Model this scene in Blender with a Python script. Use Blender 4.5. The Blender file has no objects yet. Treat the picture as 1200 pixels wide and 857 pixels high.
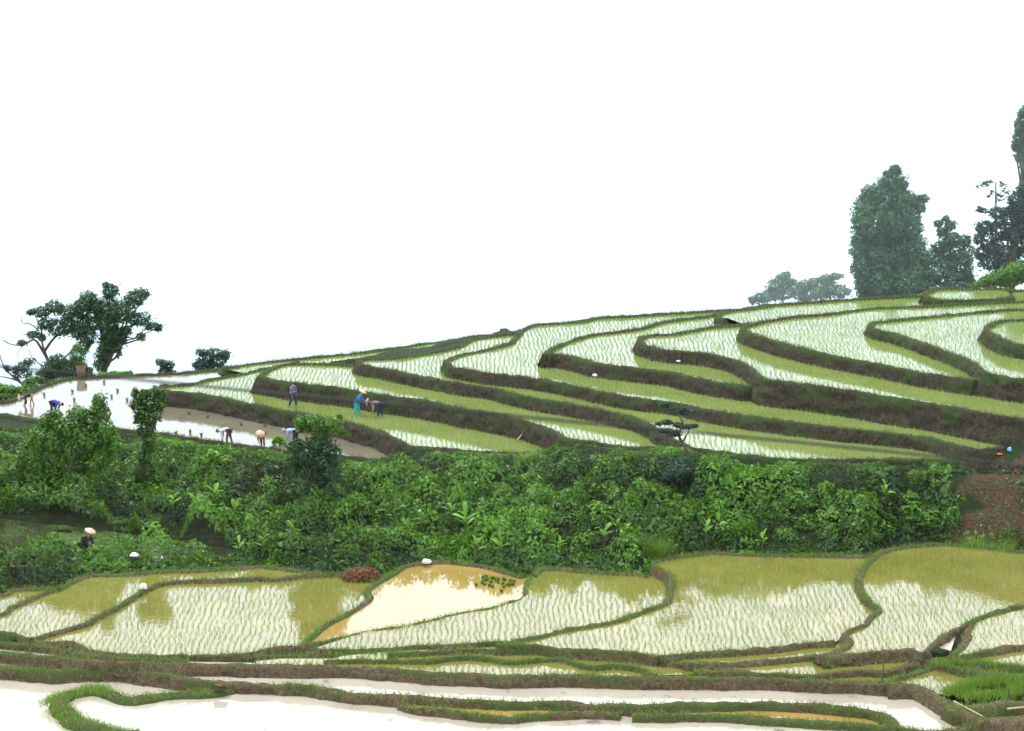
import bpy, bmesh, math, random
import numpy as np
from mathutils import Vector, Matrix, Euler, noise as mnoise
R = math.radians
rng = np.random.default_rng(7)
random.seed(7)
SC = bpy.context.scene
COL = SC.collection

# ------------------------------------------------------------------ camera
F = 2400.0                    # focal length in photo pixels (1200 wide)
PITCH = math.atan(428.5 / F)
CAM = np.array([0.0, 0.0, 24.0])
cam = bpy.data.cameras.new("camera")
camo = bpy.data.objects.new("camera", cam)
COL.objects.link(camo)
cam.sensor_width = 36.0
cam.lens = 36.0 * F / 1200.0
cam.clip_start = 0.5
cam.clip_end = 20000
camo.location = CAM
camo.rotation_euler = (math.pi / 2 - PITCH, 0, 0)
cam.dof.use_dof = True
cam.dof.focus_distance = 100.0
cam.dof.aperture_fstop = 2.8
SC.camera = camo

# ------------------------------------------------------------------ world, sun, exposure
SUN_EL, SUN_AZ = R(60), R(-25)      # azimuth measured from +Y towards +X
w = bpy.data.worlds.new("World")
SC.world = w
w.use_nodes = True
nt = w.node_tree
nt.nodes.clear()
wo = nt.nodes.new("ShaderNodeOutputWorld")
sky = nt.nodes.new("ShaderNodeTexSky")
sky.sky_type = 'NISHITA'
sky.sun_disc = False
sky.sun_elevation = SUN_EL
sky.sun_rotation = SUN_AZ
b1 = nt.nodes.new("ShaderNodeBackground")
b1.inputs[1].default_value = 0.15
nt.links.new(sky.outputs[0], b1.inputs[0])
b2 = nt.nodes.new("ShaderNodeBackground")
tc = nt.nodes.new("ShaderNodeTexCoord")
nz = nt.nodes.new("ShaderNodeTexNoise")
nz.inputs['Scale'].default_value = 1.6
nz.inputs['Detail'].default_value = 3
rp = nt.nodes.new("ShaderNodeValToRGB")
rp.color_ramp.elements[0].position = 0.35
rp.color_ramp.elements[0].color = (0.80, 0.90, 1.0, 1)
rp.color_ramp.elements[1].position = 0.6
rp.color_ramp.elements[1].color = (1.0, 1.0, 1.0, 1)
nt.links.new(tc.outputs['Generated'], nz.inputs['Vector'])
nt.links.new(nz.outputs[0], rp.inputs[0])
nt.links.new(rp.outputs[0], b2.inputs[0])
b2.inputs[1].default_value = 2.85
mxw = nt.nodes.new("ShaderNodeMixShader")
mxw.inputs[0].default_value = 0.88      # overcast deck over the blue sky
nt.links.new(b1.outputs[0], mxw.inputs[1])
nt.links.new(b2.outputs[0], mxw.inputs[2])
nt.links.new(mxw.outputs[0], wo.inputs[0])

sl = bpy.data.lights.new("sun", 'SUN')
sl.energy = 3.0
sl.angle = R(10)
sl.color = (1.0, 0.96, 0.88)
so = bpy.data.objects.new("sun", sl)
COL.objects.link(so)
so.rotation_euler = Vector((-math.sin(SUN_AZ) * math.cos(SUN_EL), -math.cos(SUN_AZ) * math.cos(SUN_EL),
                            -math.sin(SUN_EL))).to_track_quat('-Z', 'Y').to_euler()
SC.view_settings.view_transform = 'Standard'
SC.view_settings.look = 'None'
SC.view_settings.exposure = 0.0
SC.view_settings.gamma = 1.0
try:
    SC.cycles.use_denoising = True
    SC.cycles.max_bounces = 10
    SC.cycles.transparent_max_bounces = 6
    SC.cycles.volume_bounces = 8
    SC.cycles.caustics_reflective = False
    SC.cycles.caustics_refractive = False
except Exception:
    pass

# ------------------------------------------------------------------ projection helpers
cP, sP = math.cos(PITCH), math.sin(PITCH)
def ray(u, v):
    a = (u - 600.0) / F
    b = (v - 428.5) / F
    # forward (0,cP,-sP), up (0,sP,cP)
    return np.array([a, cP - b * sP, -sP - b * cP])
def onz(u, v, z):
    d = ray(u, v)
    return CAM + d * ((z - CAM[2]) / d[2])
def aty(u, v, D):
    d = ray(u, v)
    return CAM + d * (D / d[1])
def project(p):
    q = np.atleast_2d(p) - CAM
    fwd = q[:, 1] * cP - q[:, 2] * sP
    up = q[:, 1] * sP + q[:, 2] * cP
    return 600 + F * q[:, 0] / fwd, 428.5 - F * up / fwd

# ------------------------------------------------------------------ value noise (numpy)
_perm = rng.random((256, 256))
def vnoise(x, y):
    xi = np.floor(x).astype(int); yi = np.floor(y).astype(int)
    fx = x - xi; fy = y - yi
    fx = fx * fx * (3 - 2 * fx); fy = fy * fy * (3 - 2 * fy)
    g = lambda i, j: _perm[i & 255, j & 255]
    return ((g(xi, yi) * (1 - fx) + g(xi + 1, yi) * fx) * (1 - fy) +
            (g(xi, yi + 1) * (1 - fx) + g(xi + 1, yi + 1) * fx) * fy)
def fbm(x, y, o=3):
    s = 0; a = 0.5; t = 0
    for i in range(o):
        s = s + a * vnoise(x + 17.3 * i, y - 9.1 * i); t += a
        a *= 0.5; x = x * 2.03; y = y * 2.03
    return s / t

# ------------------------------------------------------------------ materials
def newmat(name):
    m = bpy.data.materials.new(name)
    m.use_nodes = True
    n = m.node_tree.nodes; n.clear()
    out = n.new("ShaderNodeOutputMaterial")
    return m, m.node_tree, out
def noise_node(t, scale, detail=3, rough=0.6, vec=None):
    n = t.nodes.new("ShaderNodeTexNoise")
    n.inputs['Scale'].default_value = scale
    n.inputs['Detail'].default_value = detail
    n.inputs['Roughness'].default_value = rough
    if vec is None:
        g = t.nodes.new("ShaderNodeNewGeometry"); vec = g.outputs['Position']
    t.links.new(vec, n.inputs['Vector'])
    return n
def ramp(t, src, stops):
    r = t.nodes.new("ShaderNodeValToRGB")
    e = r.color_ramp.elements
    while len(e) < len(stops): e.new(0.5)
    for i, (p, c) in enumerate(stops):
        e[i].position = p; e[i].color = (*c, 1)
    t.links.new(src, r.inputs[0])
    return r
def mixc(t, fac, a, b):
    m = t.nodes.new("ShaderNodeMix"); m.data_type = 'RGBA'
    for s, v in ((m.inputs[0], fac), (m.inputs[6], a), (m.inputs[7], b)):
        if isinstance(v, (int, float)): s.default_value = v
        elif isinstance(v, tuple): s.default_value = (*v, 1)
        else: t.links.new(v, s)
    return m.outputs[2]

def mat_plain(name, c1, c2, scale=20, rough=0.85, bump=0.3):
    m, t, out = newmat(name)
    p = t.nodes.new("ShaderNodeBsdfPrincipled")
    n = noise_node(t, scale)
    r = ramp(t, n.outputs[0], [(0.35, c1), (0.65, c2)])
    t.links.new(r.outputs[0], p.inputs['Base Color'])
    p.inputs['Roughness'].default_value = rough
    b = t.nodes.new("ShaderNodeBump"); b.inputs['Strength'].default_value = bump; b.inputs['Distance'].default_value = 0.02
    t.links.new(n.outputs[0], b.inputs['Height']); t.links.new(b.outputs[0], p.inputs['Normal'])
    t.links.new(p.outputs[0], out.inputs[0])
    return m

def mat_leaf(name, dark, light, trans=0.3, rough=0.5):
    """dark..light by the per-leaf attribute 'tint'"""
    m, t, out = newmat(name)
    a = t.nodes.new("ShaderNodeAttribute"); a.attribute_name = 'tint'
    r = ramp(t, a.outputs['Fac'], [(0.0, dark), (1.0, light)])
    d = t.nodes.new("ShaderNodeBsdfPrincipled")
    d.inputs['Roughness'].default_value = rough
    d.inputs['Specular IOR Level'].default_value = 0.35
    t.links.new(r.outputs[0], d.inputs['Base Color'])
    tr = t.nodes.new("ShaderNodeBsdfTranslucent")
    yl = mixc(t, 0.35, r.outputs[0], (0.25, 0.40, 0.04))
    t.links.new(yl, tr.inputs[0])
    mx = t.nodes.new("ShaderNodeMixShader"); mx.inputs[0].default_value = trans
    t.links.new(d.outputs[0], mx.inputs[1]); t.links.new(tr.outputs[0], mx.inputs[2])
    t.links.new(mx.outputs[0], out.inputs[0])
    return m

def mat_water(name, mud, mud2, ior=1.75, ripple=0.12, rough=0.04, rscale=3.0, scum=0.0):
    m, t, out = newmat(name)
    n = noise_node(t, 0.35, 4)
    r = ramp(t, n.outputs[0], [(0.35, mud), (0.65, mud2)])
    ns = noise_node(t, 0.9, 5, 0.65)
    sc = ramp(t, ns.outputs[0], [(0.60, (1, 1, 1)), (0.68, (0.35, 0.38, 0.42))])
    ml = t.nodes.new("ShaderNodeMix"); ml.data_type = 'RGBA'; ml.blend_type = 'MULTIPLY'; ml.inputs[0].default_value = scum
    t.links.new(r.outputs[0], ml.inputs[6]); t.links.new(sc.outputs[0], ml.inputs[7])
    d = t.nodes.new("ShaderNodeBsdfDiffuse"); t.links.new(ml.outputs[2], d.inputs[0])
    g = t.nodes.new("ShaderNodeBsdfGlossy"); g.inputs['Roughness'].default_value = rough
    g.inputs[0].default_value = (0.97, 0.98, 1, 1)
    n2 = noise_node(t, rscale, 3)
    b = t.nodes.new("ShaderNodeBump"); b.inputs['Strength'].default_value = ripple; b.inputs['Distance'].default_value = 0.05
    t.links.new(n2.outputs[0], b.inputs['Height'])
    t.links.new(b.outputs[0], g.inputs['Normal'])
    f = t.nodes.new("ShaderNodeFresnel"); f.inputs[0].default_value = ior
    t.links.new(b.outputs[0], f.inputs['Normal'])
    mx = t.nodes.new("ShaderNodeMixShader")
    t.links.new(f.outputs[0], mx.inputs[0]); t.links.new(d.outputs[0], mx.inputs[1]); t.links.new(g.outputs[0], mx.inputs[2])
    t.links.new(mx.outputs[0], out.inputs[0])
    return m

def mat_bank(name, soil1, soil2, grass1, grass2):
    """soil with grass where attribute 'grass' is high"""
    m, t, out = newmat(name)
    p = t.nodes.new("ShaderNodeBsdfPrincipled"); p.inputs['Roughness'].default_value = 0.95
    p.inputs['Specular IOR Level'].default_value = 0.2
    n = noise_node(t, 6.0, 5, 0.7); n3 = noise_node(t, 28.0, 3, 0.7)
    soil = ramp(t, n.outputs[0], [(0.3, soil1), (0.7, soil2)])
    sp = ramp(t, n3.outputs[0], [(0.32, (0.25, 0.25, 0.25)), (0.62, (1.45, 1.45, 1.45))])
    mul = t.nodes.new("ShaderNodeMix"); mul.data_type = 'RGBA'; mul.blend_type = 'MULTIPLY'; mul.inputs[0].default_value = 1
    t.links.new(soil.outputs[0], mul.inputs[6]); t.links.new(sp.outputs[0], mul.inputs[7])
    gr = ramp(t, n3.outputs[0], [(0.35, grass1), (0.7, grass2)])
    a = t.nodes.new("ShaderNodeAttribute"); a.attribute_name = 'grass'
    nn = noise_node(t, 2.2, 4, 0.7)
    ma = t.nodes.new("ShaderNodeMath"); ma.operation = 'ADD'
    t.links.new(a.outputs['Fac'], ma.inputs[0]); t.links.new(nn.outputs[0], ma.inputs[1])
    fr = ramp(t, ma.outputs[0], [(0.85, (0, 0, 0)), (1.1, (1, 1, 1))])
    c = mixc(t, fr.outputs[0], mul.outputs[2], gr.outputs[0])
    t.links.new(c, p.inputs['Base Color'])
    b = t.nodes.new("ShaderNodeBump"); b.inputs['Strength'].default_value = 1.0; b.inputs['Distance'].default_value = 0.10
    t.links.new(n3.outputs[0], b.inputs['Height']); t.links.new(b.outputs[0], p.inputs['Normal'])
    t.links.new(p.outputs[0], out.inputs[0])
    return m

M = {}
M['water_up'] = mat_water('planted_water', (0.14, 0.17, 0.045), (0.18, 0.21, 0.06), 1.9, 0.05)
M['water_pond'] = mat_water('muddy_pond_water', (0.12, 0.108, 0.075), (0.16, 0.145, 0.10), 1.9, 0.06, scum=0.4)
M['water_low'] = mat_water('planted_water_ochre', (0.125, 0.115, 0.022), (0.18, 0.15, 0.035), 2.0, 0.06)
M['water_ochre'] = mat_water('ochre_pond_water', (0.22, 0.15, 0.04), (0.30, 0.20, 0.06), 2.0, 0.03)
M['water_cream'] = mat_water('cream_pond_water', (0.29, 0.26, 0.205), (0.36, 0.325, 0.26), 1.7, 0.07, scum=1.0)
M['bank_up'] = mat_bank('riser_soil', (0.014, 0.012, 0.008), (0.080, 0.064, 0.042), (0.016, 0.034, 0.009), (0.07, 0.11, 0.03))
M['bank_low'] = mat_bank('bund_soil', (0.05, 0.034, 0.02), (0.19, 0.135, 0.08), (0.03, 0.055, 0.012), (0.12, 0.14, 0.045))
M['ground'] = mat_bank('hillside_ground', (0.022, 0.015, 0.009), (0.115, 0.075, 0.04), (0.006, 0.016, 0.004), (0.02, 0.045, 0.01))
M['rice'] = mat_leaf('rice_green', (0.06, 0.12, 0.03), (0.28, 0.42, 0.11), 0.35)
M['grass'] = mat_leaf('grass_green', (0.035, 0.09, 0.012), (0.20, 0.34, 0.04), 0.3)
M['weed_low'] = mat_leaf('low_weed', (0.04, 0.06, 0.015), (0.14, 0.24, 0.045), 0.2)
M['drygrass'] = mat_leaf('bank_grass_dull', (0.035, 0.045, 0.018), (0.16, 0.17, 0.07), 0.2)
M['leaf_thick'] = mat_leaf('thicket_leaf', (0.002, 0.011, 0.002), (0.095, 0.26, 0.018), 0.25)
M['leaf_dark'] = mat_leaf('dark_leaf', (0.003, 0.016, 0.008), (0.034, 0.11, 0.036), 0.25)
M['leaf_blue'] = mat_leaf('bluish_leaf', (0.003, 0.018, 0.015), (0.018, 0.07, 0.045), 0.2)
M['leaf_bright'] = mat_leaf('bright_leaf', (0.03, 0.11, 0.01), (0.18, 0.40, 0.03), 0.35)
M['leaf_mid'] = mat_leaf('mid_leaf', (0.006, 0.035, 0.005), (0.13, 0.30, 0.03), 0.3)
M['leaf_ivy'] = mat_leaf('ivy_leaf', (0.005, 0.032, 0.016), (0.05, 0.17, 0.07), 0.25)
M['bark'] = mat_plain('bark', (0.03, 0.024, 0.02), (0.10, 0.08, 0.06), 12)
M['wood'] = mat_plain('dry_wood', (0.25, 0.19, 0.12), (0.45, 0.36, 0.25), 15)
M['brush'] = mat_leaf('dry_brush', (0.06, 0.025, 0.012), (0.30, 0.13, 0.06), 0.0)
M['greybrush'] = mat_leaf('grey_brush', (0.08, 0.06, 0.05), (0.34, 0.28, 0.24), 0.0)
M['straw'] = mat_plain('straw', (0.45, 0.30, 0.12), (0.70, 0.50, 0.24), 40)
M['straw_pale'] = mat_plain('pale_straw', (0.42, 0.30, 0.20), (0.62, 0.48, 0.35), 40)
M['basket'] = mat_plain('woven_basket', (0.10, 0.05, 0.035), (0.26, 0.15, 0.10), 30)
M['white'] = mat_plain('white_sacking', (0.40, 0.40, 0.38), (0.70, 0.70, 0.68), 12)
M['skin'] = mat_plain('skin', (0.28, 0.15, 0.09), (0.36, 0.20, 0.12), 10, 0.6, 0.05)
M['hair'] = mat_plain('black_hair', (0.008, 0.007, 0.007), (0.02, 0.018, 0.016), 40)
M['cable'] = mat_plain('cable_rubber', (0.012, 0.012, 0.012), (0.02, 0.02, 0.02), 20)
def cloth(key, c1, c2=None, scale=14):
    c2 = c2 or tuple(min(1, x * 1.4) for x in c1)
    M[key] = mat_plain(key, c1, c2, scale, 0.9, 0.1)
    return M[key]

# ------------------------------------------------------------------ object helpers
def tag(o, label=None, cat=None, group=None, kind=None):
    if label: o['label'] = label
    if cat: o['category'] = cat
    if group: o['group'] = group
    if kind: o['kind'] = kind
    return o
def link(name, me, parent=None, loc=(0, 0, 0)):
    o = bpy.data.objects.new(name, me); COL.objects.link(o)
    o.location = loc
    if parent: o.parent = parent
    return o
def empty(name, loc, rz=0.0):
    o = bpy.data.objects.new(name, None); COL.objects.link(o)
    o.location = loc; o.rotation_euler = (0, 0, rz); o.empty_display_size = 0.2
    return o
def mesh_np(name, V, polys, mat, attr=None, smooth=False):
    """polys: (N,k) array of one polygon size, attr: dict name -> per-vertex floats"""
    me = bpy.data.meshes.new(name)
    V = np.ascontiguousarray(V, dtype=np.float32); P = np.ascontiguousarray(polys, dtype=np.int32)
    n, k = P.shape
    me.vertices.add(len(V)); me.vertices.foreach_set('co', V.ravel())
    me.loops.add(n * k); me.loops.foreach_set('vertex_index', P.ravel())
    me.polygons.add(n)
    me.polygons.foreach_set('loop_start', np.arange(0, n * k, k, dtype=np.int32))
    me.polygons.foreach_set('loop_total', np.full(n, k, dtype=np.int32))
    if smooth: me.polygons.foreach_set('use_smooth', np.ones(n, dtype=bool))
    if attr:
        for a, vals in attr.items():
            at = me.attributes.new(a, 'FLOAT', 'POINT')
            at.data.foreach_set('value', np.ascontiguousarray(vals, dtype=np.float32))
    me.update(calc_edges=True)
    if mat: me.materials.append(mat)
    return me
def copy_tree(o, parent=None):
    c = o.copy(); COL.objects.link(c)
    if parent: c.parent = parent
    for ch in list(o.children): copy_tree(ch, c)
    return c

def catmull(P, step):
    """smooth an (N,3) polyline and resample at `step` metres"""
    P = np.asarray(P, float)
    if len(P) < 3:
        Q = P
    else:
        E = np.vstack([2 * P[0] - P[1], P, 2 * P[-1] - P[-2]])
        out = []
        t = np.linspace(0, 1, 9)[:-1][:, None]
        for i in range(1, len(E) - 2):
            p0, p1, p2, p3 = E[i - 1], E[i], E[i + 1], E[i + 2]
            out.append(0.5 * ((2 * p1) + (-p0 + p2) * t + (2 * p0 - 5 * p1 + 4 * p2 - p3) * t ** 2 + (-p0 + 3 * p1 - 3 * p2 + p3) * t ** 3))
        Q = np.vstack(out + [P[-1:]])
    d = np.r_[0, np.cumsum(np.linalg.norm(np.diff(Q, axis=0), axis=1))]
    n = max(2, int(d[-1] / step) + 1)
    s = np.linspace(0, d[-1], n)
    return np.stack([np.interp(s, d, Q[:, k]) for k in range(3)], 1)

def inside(poly, X, Y):
    px, py = poly[:, 0], poly[:, 1]
    r = np.zeros(X.shape, bool)
    j = len(px) - 1
    for i in range(len(px)):
        c = (py[i] > Y) != (py[j] > Y)
        if c.any():
            xx = (px[j] - px[i]) * (Y - py[i]) / (py[j] - py[i] + 1e-12) + px[i]
            r ^= c & (X < xx)
        j = i
    return r

# ------------------------------------------------------------------ banks
ctrl = []                      # terrain control points
bank_blades = {'up': [], 'low': []}
def bank(name, C, z, drop, sgn, w=0.42, hb=0.18, k=0.38, lower=False, green=0.3, inner=0.12):
    """C: (N,3) resampled centre line; outward side = sgn * left normal; drop: depth of the outer face below z"""
    n = len(C)
    T = np.gradient(C[:, :2], axis=0); T /= np.linalg.norm(T, axis=1)[:, None] + 1e-9
    N = np.stack([-T[:, 1], T[:, 0]], 1) * sgn
    for _ in range(3):
        N[1:-1] = (N[:-2] + N[1:-1] * 2 + N[2:]); N /= np.linalg.norm(N, axis=1)[:, None] + 1e-9
    s = np.arange(n)
    wob = (fbm(C[:, 0] * 0.6, C[:, 1] * 0.6) - 0.5) * 0.3 + (fbm(C[:, 0] * 2.3, C[:, 1] * 2.3) - 0.5) * 0.16
    ww = w * (1 + (fbm(C[:, 0] * 0.8 + 9, C[:, 1] * 0.8) - 0.5) * 0.9)
    hv = hb * (1 + (fbm(C[:, 0] * 1.7, C[:, 1] * 1.7 + 40) - 0.5) * 0.9)
    # cross-section: water side, top, outer edge
    prof = [(-0.5, -0.13, -inner, 0), (-0.5, 0, 0.55, 1), (-0.26, 0, 0.95, 1), (0.0, 0, 1.0, 1), (0.26, 0, 0.92, 1), (0.5, 0, 0.5, 1)]
    rows = []; gr = []
    for (a, b, h, m) in prof:
        o = ww * a + b + wob * 0.4
        zz = z + (hv * h if m else h)
        zz = zz + (rng.random(n) - 0.5) * 0.045 + (vnoise(C[:, 0] * 3.1 + 3, C[:, 1] * 3.1 + a * 9) - 0.5) * 0.07 * m
        rows.append(np.column_stack([C[:, 0] + N[:, 0] * o, C[:, 1] + N[:, 1] * o, zz]))
        gr.append(green + (0.12 if abs(a) > 0.2 else -0.12) + (fbm(C[:, 0] * 0.35 + 31, C[:, 1] * 0.35, 2) - 0.5) * 0.9)
    m = max(3, int(drop / 0.16))
    for i in range(1, m + 1):
        dp = drop * i / m
        o = ww * 0.5 + k * dp + wob * 0.4 + (fbm(C[:, 0] * 1.5 + i * 0.7, C[:, 1] * 1.5 + dp * 3) - 0.5) * 0.36 * min(1, dp * 3 + 0.2) + (rng.random(n) - 0.5) * 0.09
        rows.append(np.column_stack([C[:, 0] + N[:, 0] * o, C[:, 1] + N[:, 1] * o, z + hv * 0.3 - dp + (rng.random(n) - 0.5) * 0.04]))
        gr.append(green * (1 - 0.8 * i / m) + 0.02 + (fbm(C[:, 0] * 0.9 + i * 0.25, C[:, 1] * 0.9 + 11, 2) - 0.5) * 0.75)
    V = np.vstack(rows); m_ = len(rows)
    idx = np.arange(n - 1)
    Q = []
    for r_ in range(m_ - 1):
        a = r_ * n + idx
        Q.append(np.column_stack([a, a + 1, a + n + 1, a + n]))
    Q = np.vstack(Q)
    if sgn > 0: Q = Q[:, ::-1]
    Q = np.vstack([Q[:, [0, 1, 2]], Q[:, [0, 2, 3]]])
    fan = np.array([[0, r_ * n, (r_ + 1) * n] for r_ in range(1, m_ - 1)])
    Q = np.vstack([Q, fan, fan[:, ::-1] + n - 1])
    me = mesh_np(name, V, Q, M['bank_low'] if lower else M['bank_up'], {'grass': np.concatenate(gr)}, smooth=False)
    o = link(name, me)
    tag(o, kind='structure')
    L = np.linalg.norm(np.diff(C, axis=0), axis=1).sum()
    # grass blades: crest, edges, face
    cnt = int(L * (38 + 60 * green + 40 * drop))
    ii = rng.integers(0, n, cnt)
    patch = fbm(C[ii, 0] * 0.5 + 5, C[ii, 1] * 0.5)
    keep = rng.random(cnt) < np.clip((patch - 0.38) * 4 + green, 0.1, 1)
    ii = ii[keep]
    rr = rng.choice(np.r_[np.arange(1, 7), np.arange(1, m_)], len(ii))
    p = V[rr * n + ii] + (rng.random((len(ii), 3)) - 0.5) * 0.08
    bank_blades['low' if lower else 'up'].append(np.column_stack([p, np.full(len(p), green)]))
    for q in C[::6]: ctrl.append((q[0], q[1], z + 0.02))
    return o

# ------------------------------------------------------------------ paddies
PADDIES = []
ZS = 0.87        # riser height scale of the upper hill
def paddy(z, segs, water='water_up', lower=False, rice=True, w=0.32, hb=0.13, green=0.33, k=0.38, base=None):
    """segs: list of (pixel points, drop or None); joined they make the closed outline"""
    step = 0.16
    if not lower: z = z * ZS
    loop = []; banks = []
    for pts, drop in segs:
        zc = z + (hb if drop is not None else 0)
        W = np.array([onz(u, v, zc) for u, v in pts])
        W[:, 2] = z
        C = catmull(W, step) if drop is not None else W
        if drop is not None: banks.append((C, drop))
        loop.append(C[:-1] if drop is not None else C)
    P = np.vstack(loop)
    A = 0.5 * np.sum(P[:, 0] * np.roll(P[:, 1], -1) - np.roll(P[:, 0], -1) * P[:, 1])
    sgn = -1 if A > 0 else 1
    me = bpy.data.meshes.new('paddy_water')
    me.from_pydata([tuple(p) for p in P], [], [list(range(len(P))) if A > 0 else list(range(len(P)))[::-1]])
    me.materials.append(M[water]); me.update()
    o = link('paddy_water', me); tag(o, kind='structure')
    for C, drop in banks:
        bank('terrace_bank', C, z, drop, sgn, w, hb, k, lower, green)
    PADDIES.append(dict(z=z, poly=P, rice=rice, lower=lower))
    return o

UP_LEFT = [(-150, 474), (-60, 477), (0, 484), (30, 489), (60, 494), (120, 500), (185, 507), (240, 515), (300, 523), (350, 529), (400, 534), (440, 538), (458, 537), (470, 529)]
# --- upper hill, lowest to highest
paddy(0.0, [(UP_LEFT, 1.6),
            ([(470, 529), (470, 510), (400, 480), (340, 462), (310, 445), (300, 434)], None),
            ([(270, 430), (256, 432), (215, 436), (179, 438), (128, 440), (103, 442), (80, 443), (60, 448), (45, 454), (30, 462), (20, 466), (0, 471), (-60, 466), (-150, 462)], 0.9)],
      'water_pond', rice=False, green=0.25)
paddy(0.9, [([(190, 452), (195, 457), (240, 462), (280, 470), (330, 480), (380, 488), (420, 498), (445, 505), (462, 513), (473, 520)], 1.3),
            ([(473, 520), (490, 523), (520, 525), (555, 528), (600, 530), (640, 528), (650, 524)], 2.0),
            ([(660, 510), (640, 490), (560, 470), (440, 445), (360, 430)], None),
            ([(350, 423), (339, 425), (311, 431), (280, 438), (256, 442), (223, 449), (205, 451), (190, 452)], 0.9)])
paddy(0.6, [([(285, 437), (345, 432), (430, 435), (540, 425), (615, 405)], None),
            ([(616, 386), (605, 388), (560, 393), (536, 397), (498, 402), (459, 408), (410, 414), (357, 419), (300, 425), (262, 431)], 1.2)], green=0.35)
paddy(1.9, [([(304, 441), (331, 446), (367, 451), (403, 455), (434, 460), (459, 464), (498, 469), (536, 477), (580, 485), (600, 489), (627, 496), (647, 503), (662, 512)], 1.5),
            ([(662, 512), (672, 515), (700, 518), (731, 523), (742, 524), (768, 524), (790, 524)], 2.2),
            ([(802, 512), (760, 490), (650, 465), (540, 440), (440, 428)], None),
            ([(432, 428), (418, 428), (383, 426), (339, 426), (316, 432), (304, 441)], 1.4)])
paddy(2.5, [([(420, 422), (424, 427), (447, 431), (475, 437), (503, 442), (536, 449), (580, 455), (613, 464), (667, 473), (709, 481), (741, 489), (757, 495), (770, 502), (784, 511), (800, 520)], 1.2),
            ([(800, 520), (816, 525), (853, 530), (880, 534), (945, 538), (1000, 538), (1058, 538), (1110, 539), (1143, 541), (1165, 538)], 1.8),
            ([(1180, 520), (1100, 500), (900, 470), (700, 440), (610, 400)], None),
            ([(607, 390), (585, 392), (560, 396), (547, 400), (536, 406), (498, 414), (460, 419), (430, 420), (420, 422)], 1.5)])
paddy(3.1, [([(522, 422), (530, 429), (549, 433), (580, 438), (600, 440), (640, 445), (688, 455), (731, 464), (787, 471), (827, 479), (880, 488), (917, 493), (973, 500), (1030, 506), (1087, 512), (1115, 519), (1129, 523), (1150, 526), (1175, 523)], 1.1),
            ([(1200, 505), (1190, 485), (1000, 450), (880, 420), (858, 372)], None),
            ([(850, 363), (800, 366), (740, 370), (700, 372), (683, 376), (640, 379), (627, 380), (614, 385), (604, 396), (597, 402), (560, 411), (540, 415), (522, 422)], 1.5)])
paddy(3.85, [([(638, 416), (645, 414), (667, 417), (699, 425), (731, 429), (763, 433), (792, 437), (816, 443), (853, 449), (875, 452), (890, 448)], 1.3),
             ([(893, 430), (870, 400), (858, 380)], None),
             ([(848, 366), (829, 370), (787, 375), (771, 378), (752, 384), (725, 388), (693, 392), (667, 400), (648, 408), (638, 416)], 1.3)])
paddy(4.3, [([(850, 372), (880, 383), (1000, 378), (1100, 370), (1350, 362)], None),
            ([(1350, 335), (1200, 340), (1174, 342), (1130, 343), (1101, 343), (1081, 346), (1030, 349), (987, 351), (917, 356), (880, 361), (860, 363), (845, 367), (843, 371), (850, 374)], 1.5)], green=0.4)
paddy(4.5, [([(749, 398), (752, 403), (763, 406), (787, 411), (816, 413), (843, 417), (867, 424), (880, 431), (889, 438), (900, 444), (945, 450), (996, 457), (1058, 467), (1115, 476), (1172, 487), (1200, 491), (1350, 512)], 2.0),
            ([(1350, 430), (1200, 420), (1000, 395), (900, 385)], None),
            ([(880, 378), (860, 381), (840, 382), (816, 386), (787, 391), (763, 392), (755, 394), (749, 398)], 1.0)])
paddy(4.75, [([(1082, 347), (1106, 351), (1143, 351), (1177, 349), (1186, 346)], 0.8),
             ([(1182, 340), (1174, 338), (1132, 338), (1101, 338), (1088, 342), (1082, 347)], 0.8)], green=0.45)
paddy(5.2, [([(871, 383), (875, 388), (902, 398), (945, 409), (987, 418), (1030, 426), (1073, 435), (1109, 441), (1143, 446)], 1.1),
            ([(1165, 442), (1350, 430), (1350, 360)], None),
            ([(1350, 352), (1200, 353), (1087, 358), (1019, 361), (973, 367), (928, 371), (902, 375), (888, 378), (871, 383)], 1.1)], green=0.38)
paddy(5.7, [([(1020, 380), (1023, 384), (1030, 387), (1053, 392), (1081, 402), (1109, 412), (1132, 421), (1146, 429), (1153, 436), (1172, 439), (1200, 444), (1350, 462)], 1.7),
            ([(1350, 420), (1350, 370)], None),
            ([(1350, 361), (1200, 362), (1158, 364), (1115, 368), (1073, 372), (1041, 375), (1026, 377), (1020, 380)], 0.8)], green=0.4)
paddy(6.4, [([(1155, 384), (1158, 389), (1166, 393), (1177, 398), (1200, 404), (1350, 425)], 1.1),
            ([(1350, 400)], None),
            ([(1350, 371), (1200, 374), (1169, 377), (1155, 384)], 1.0)], green=0.5)

# --- lower terraces
K = dict(lower=True, w=0.23, hb=0.11, k=0.45)
F0_FAR = [(390, 672), (375, 670), (350, 668), (325, 665), (300, 663), (266, 666), (228, 668), (190, 669), (152, 672), (131, 673), (112, 673), (100, 675), (90, 679), (80, 684), (70, 689), (50, 695), (31, 703), (12, 711), (0, 719), (-80, 738)]
paddy(-1.12, [([(-80, 738), (0, 719), (31, 703), (70, 690)], None), ([(70, 689), (50, 689), (20, 690), (10, 692), (0, 697), (-80, 715)], 0.5)], 'water_low', **K)
paddy(-1.15, [([(-80, 738), (0, 741), (20, 743), (37, 749)], 0.6),
              ([(37, 749), (60, 741), (82, 735), (102, 729), (112, 722), (125, 716), (137, 710), (150, 702), (165, 693), (177, 687), (192, 682), (215, 680), (253, 679), (300, 677), (325, 677), (344, 675), (362, 673), (390, 672)], 0.25),
              (F0_FAR, 0.5)], 'water_low', **K)
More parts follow.
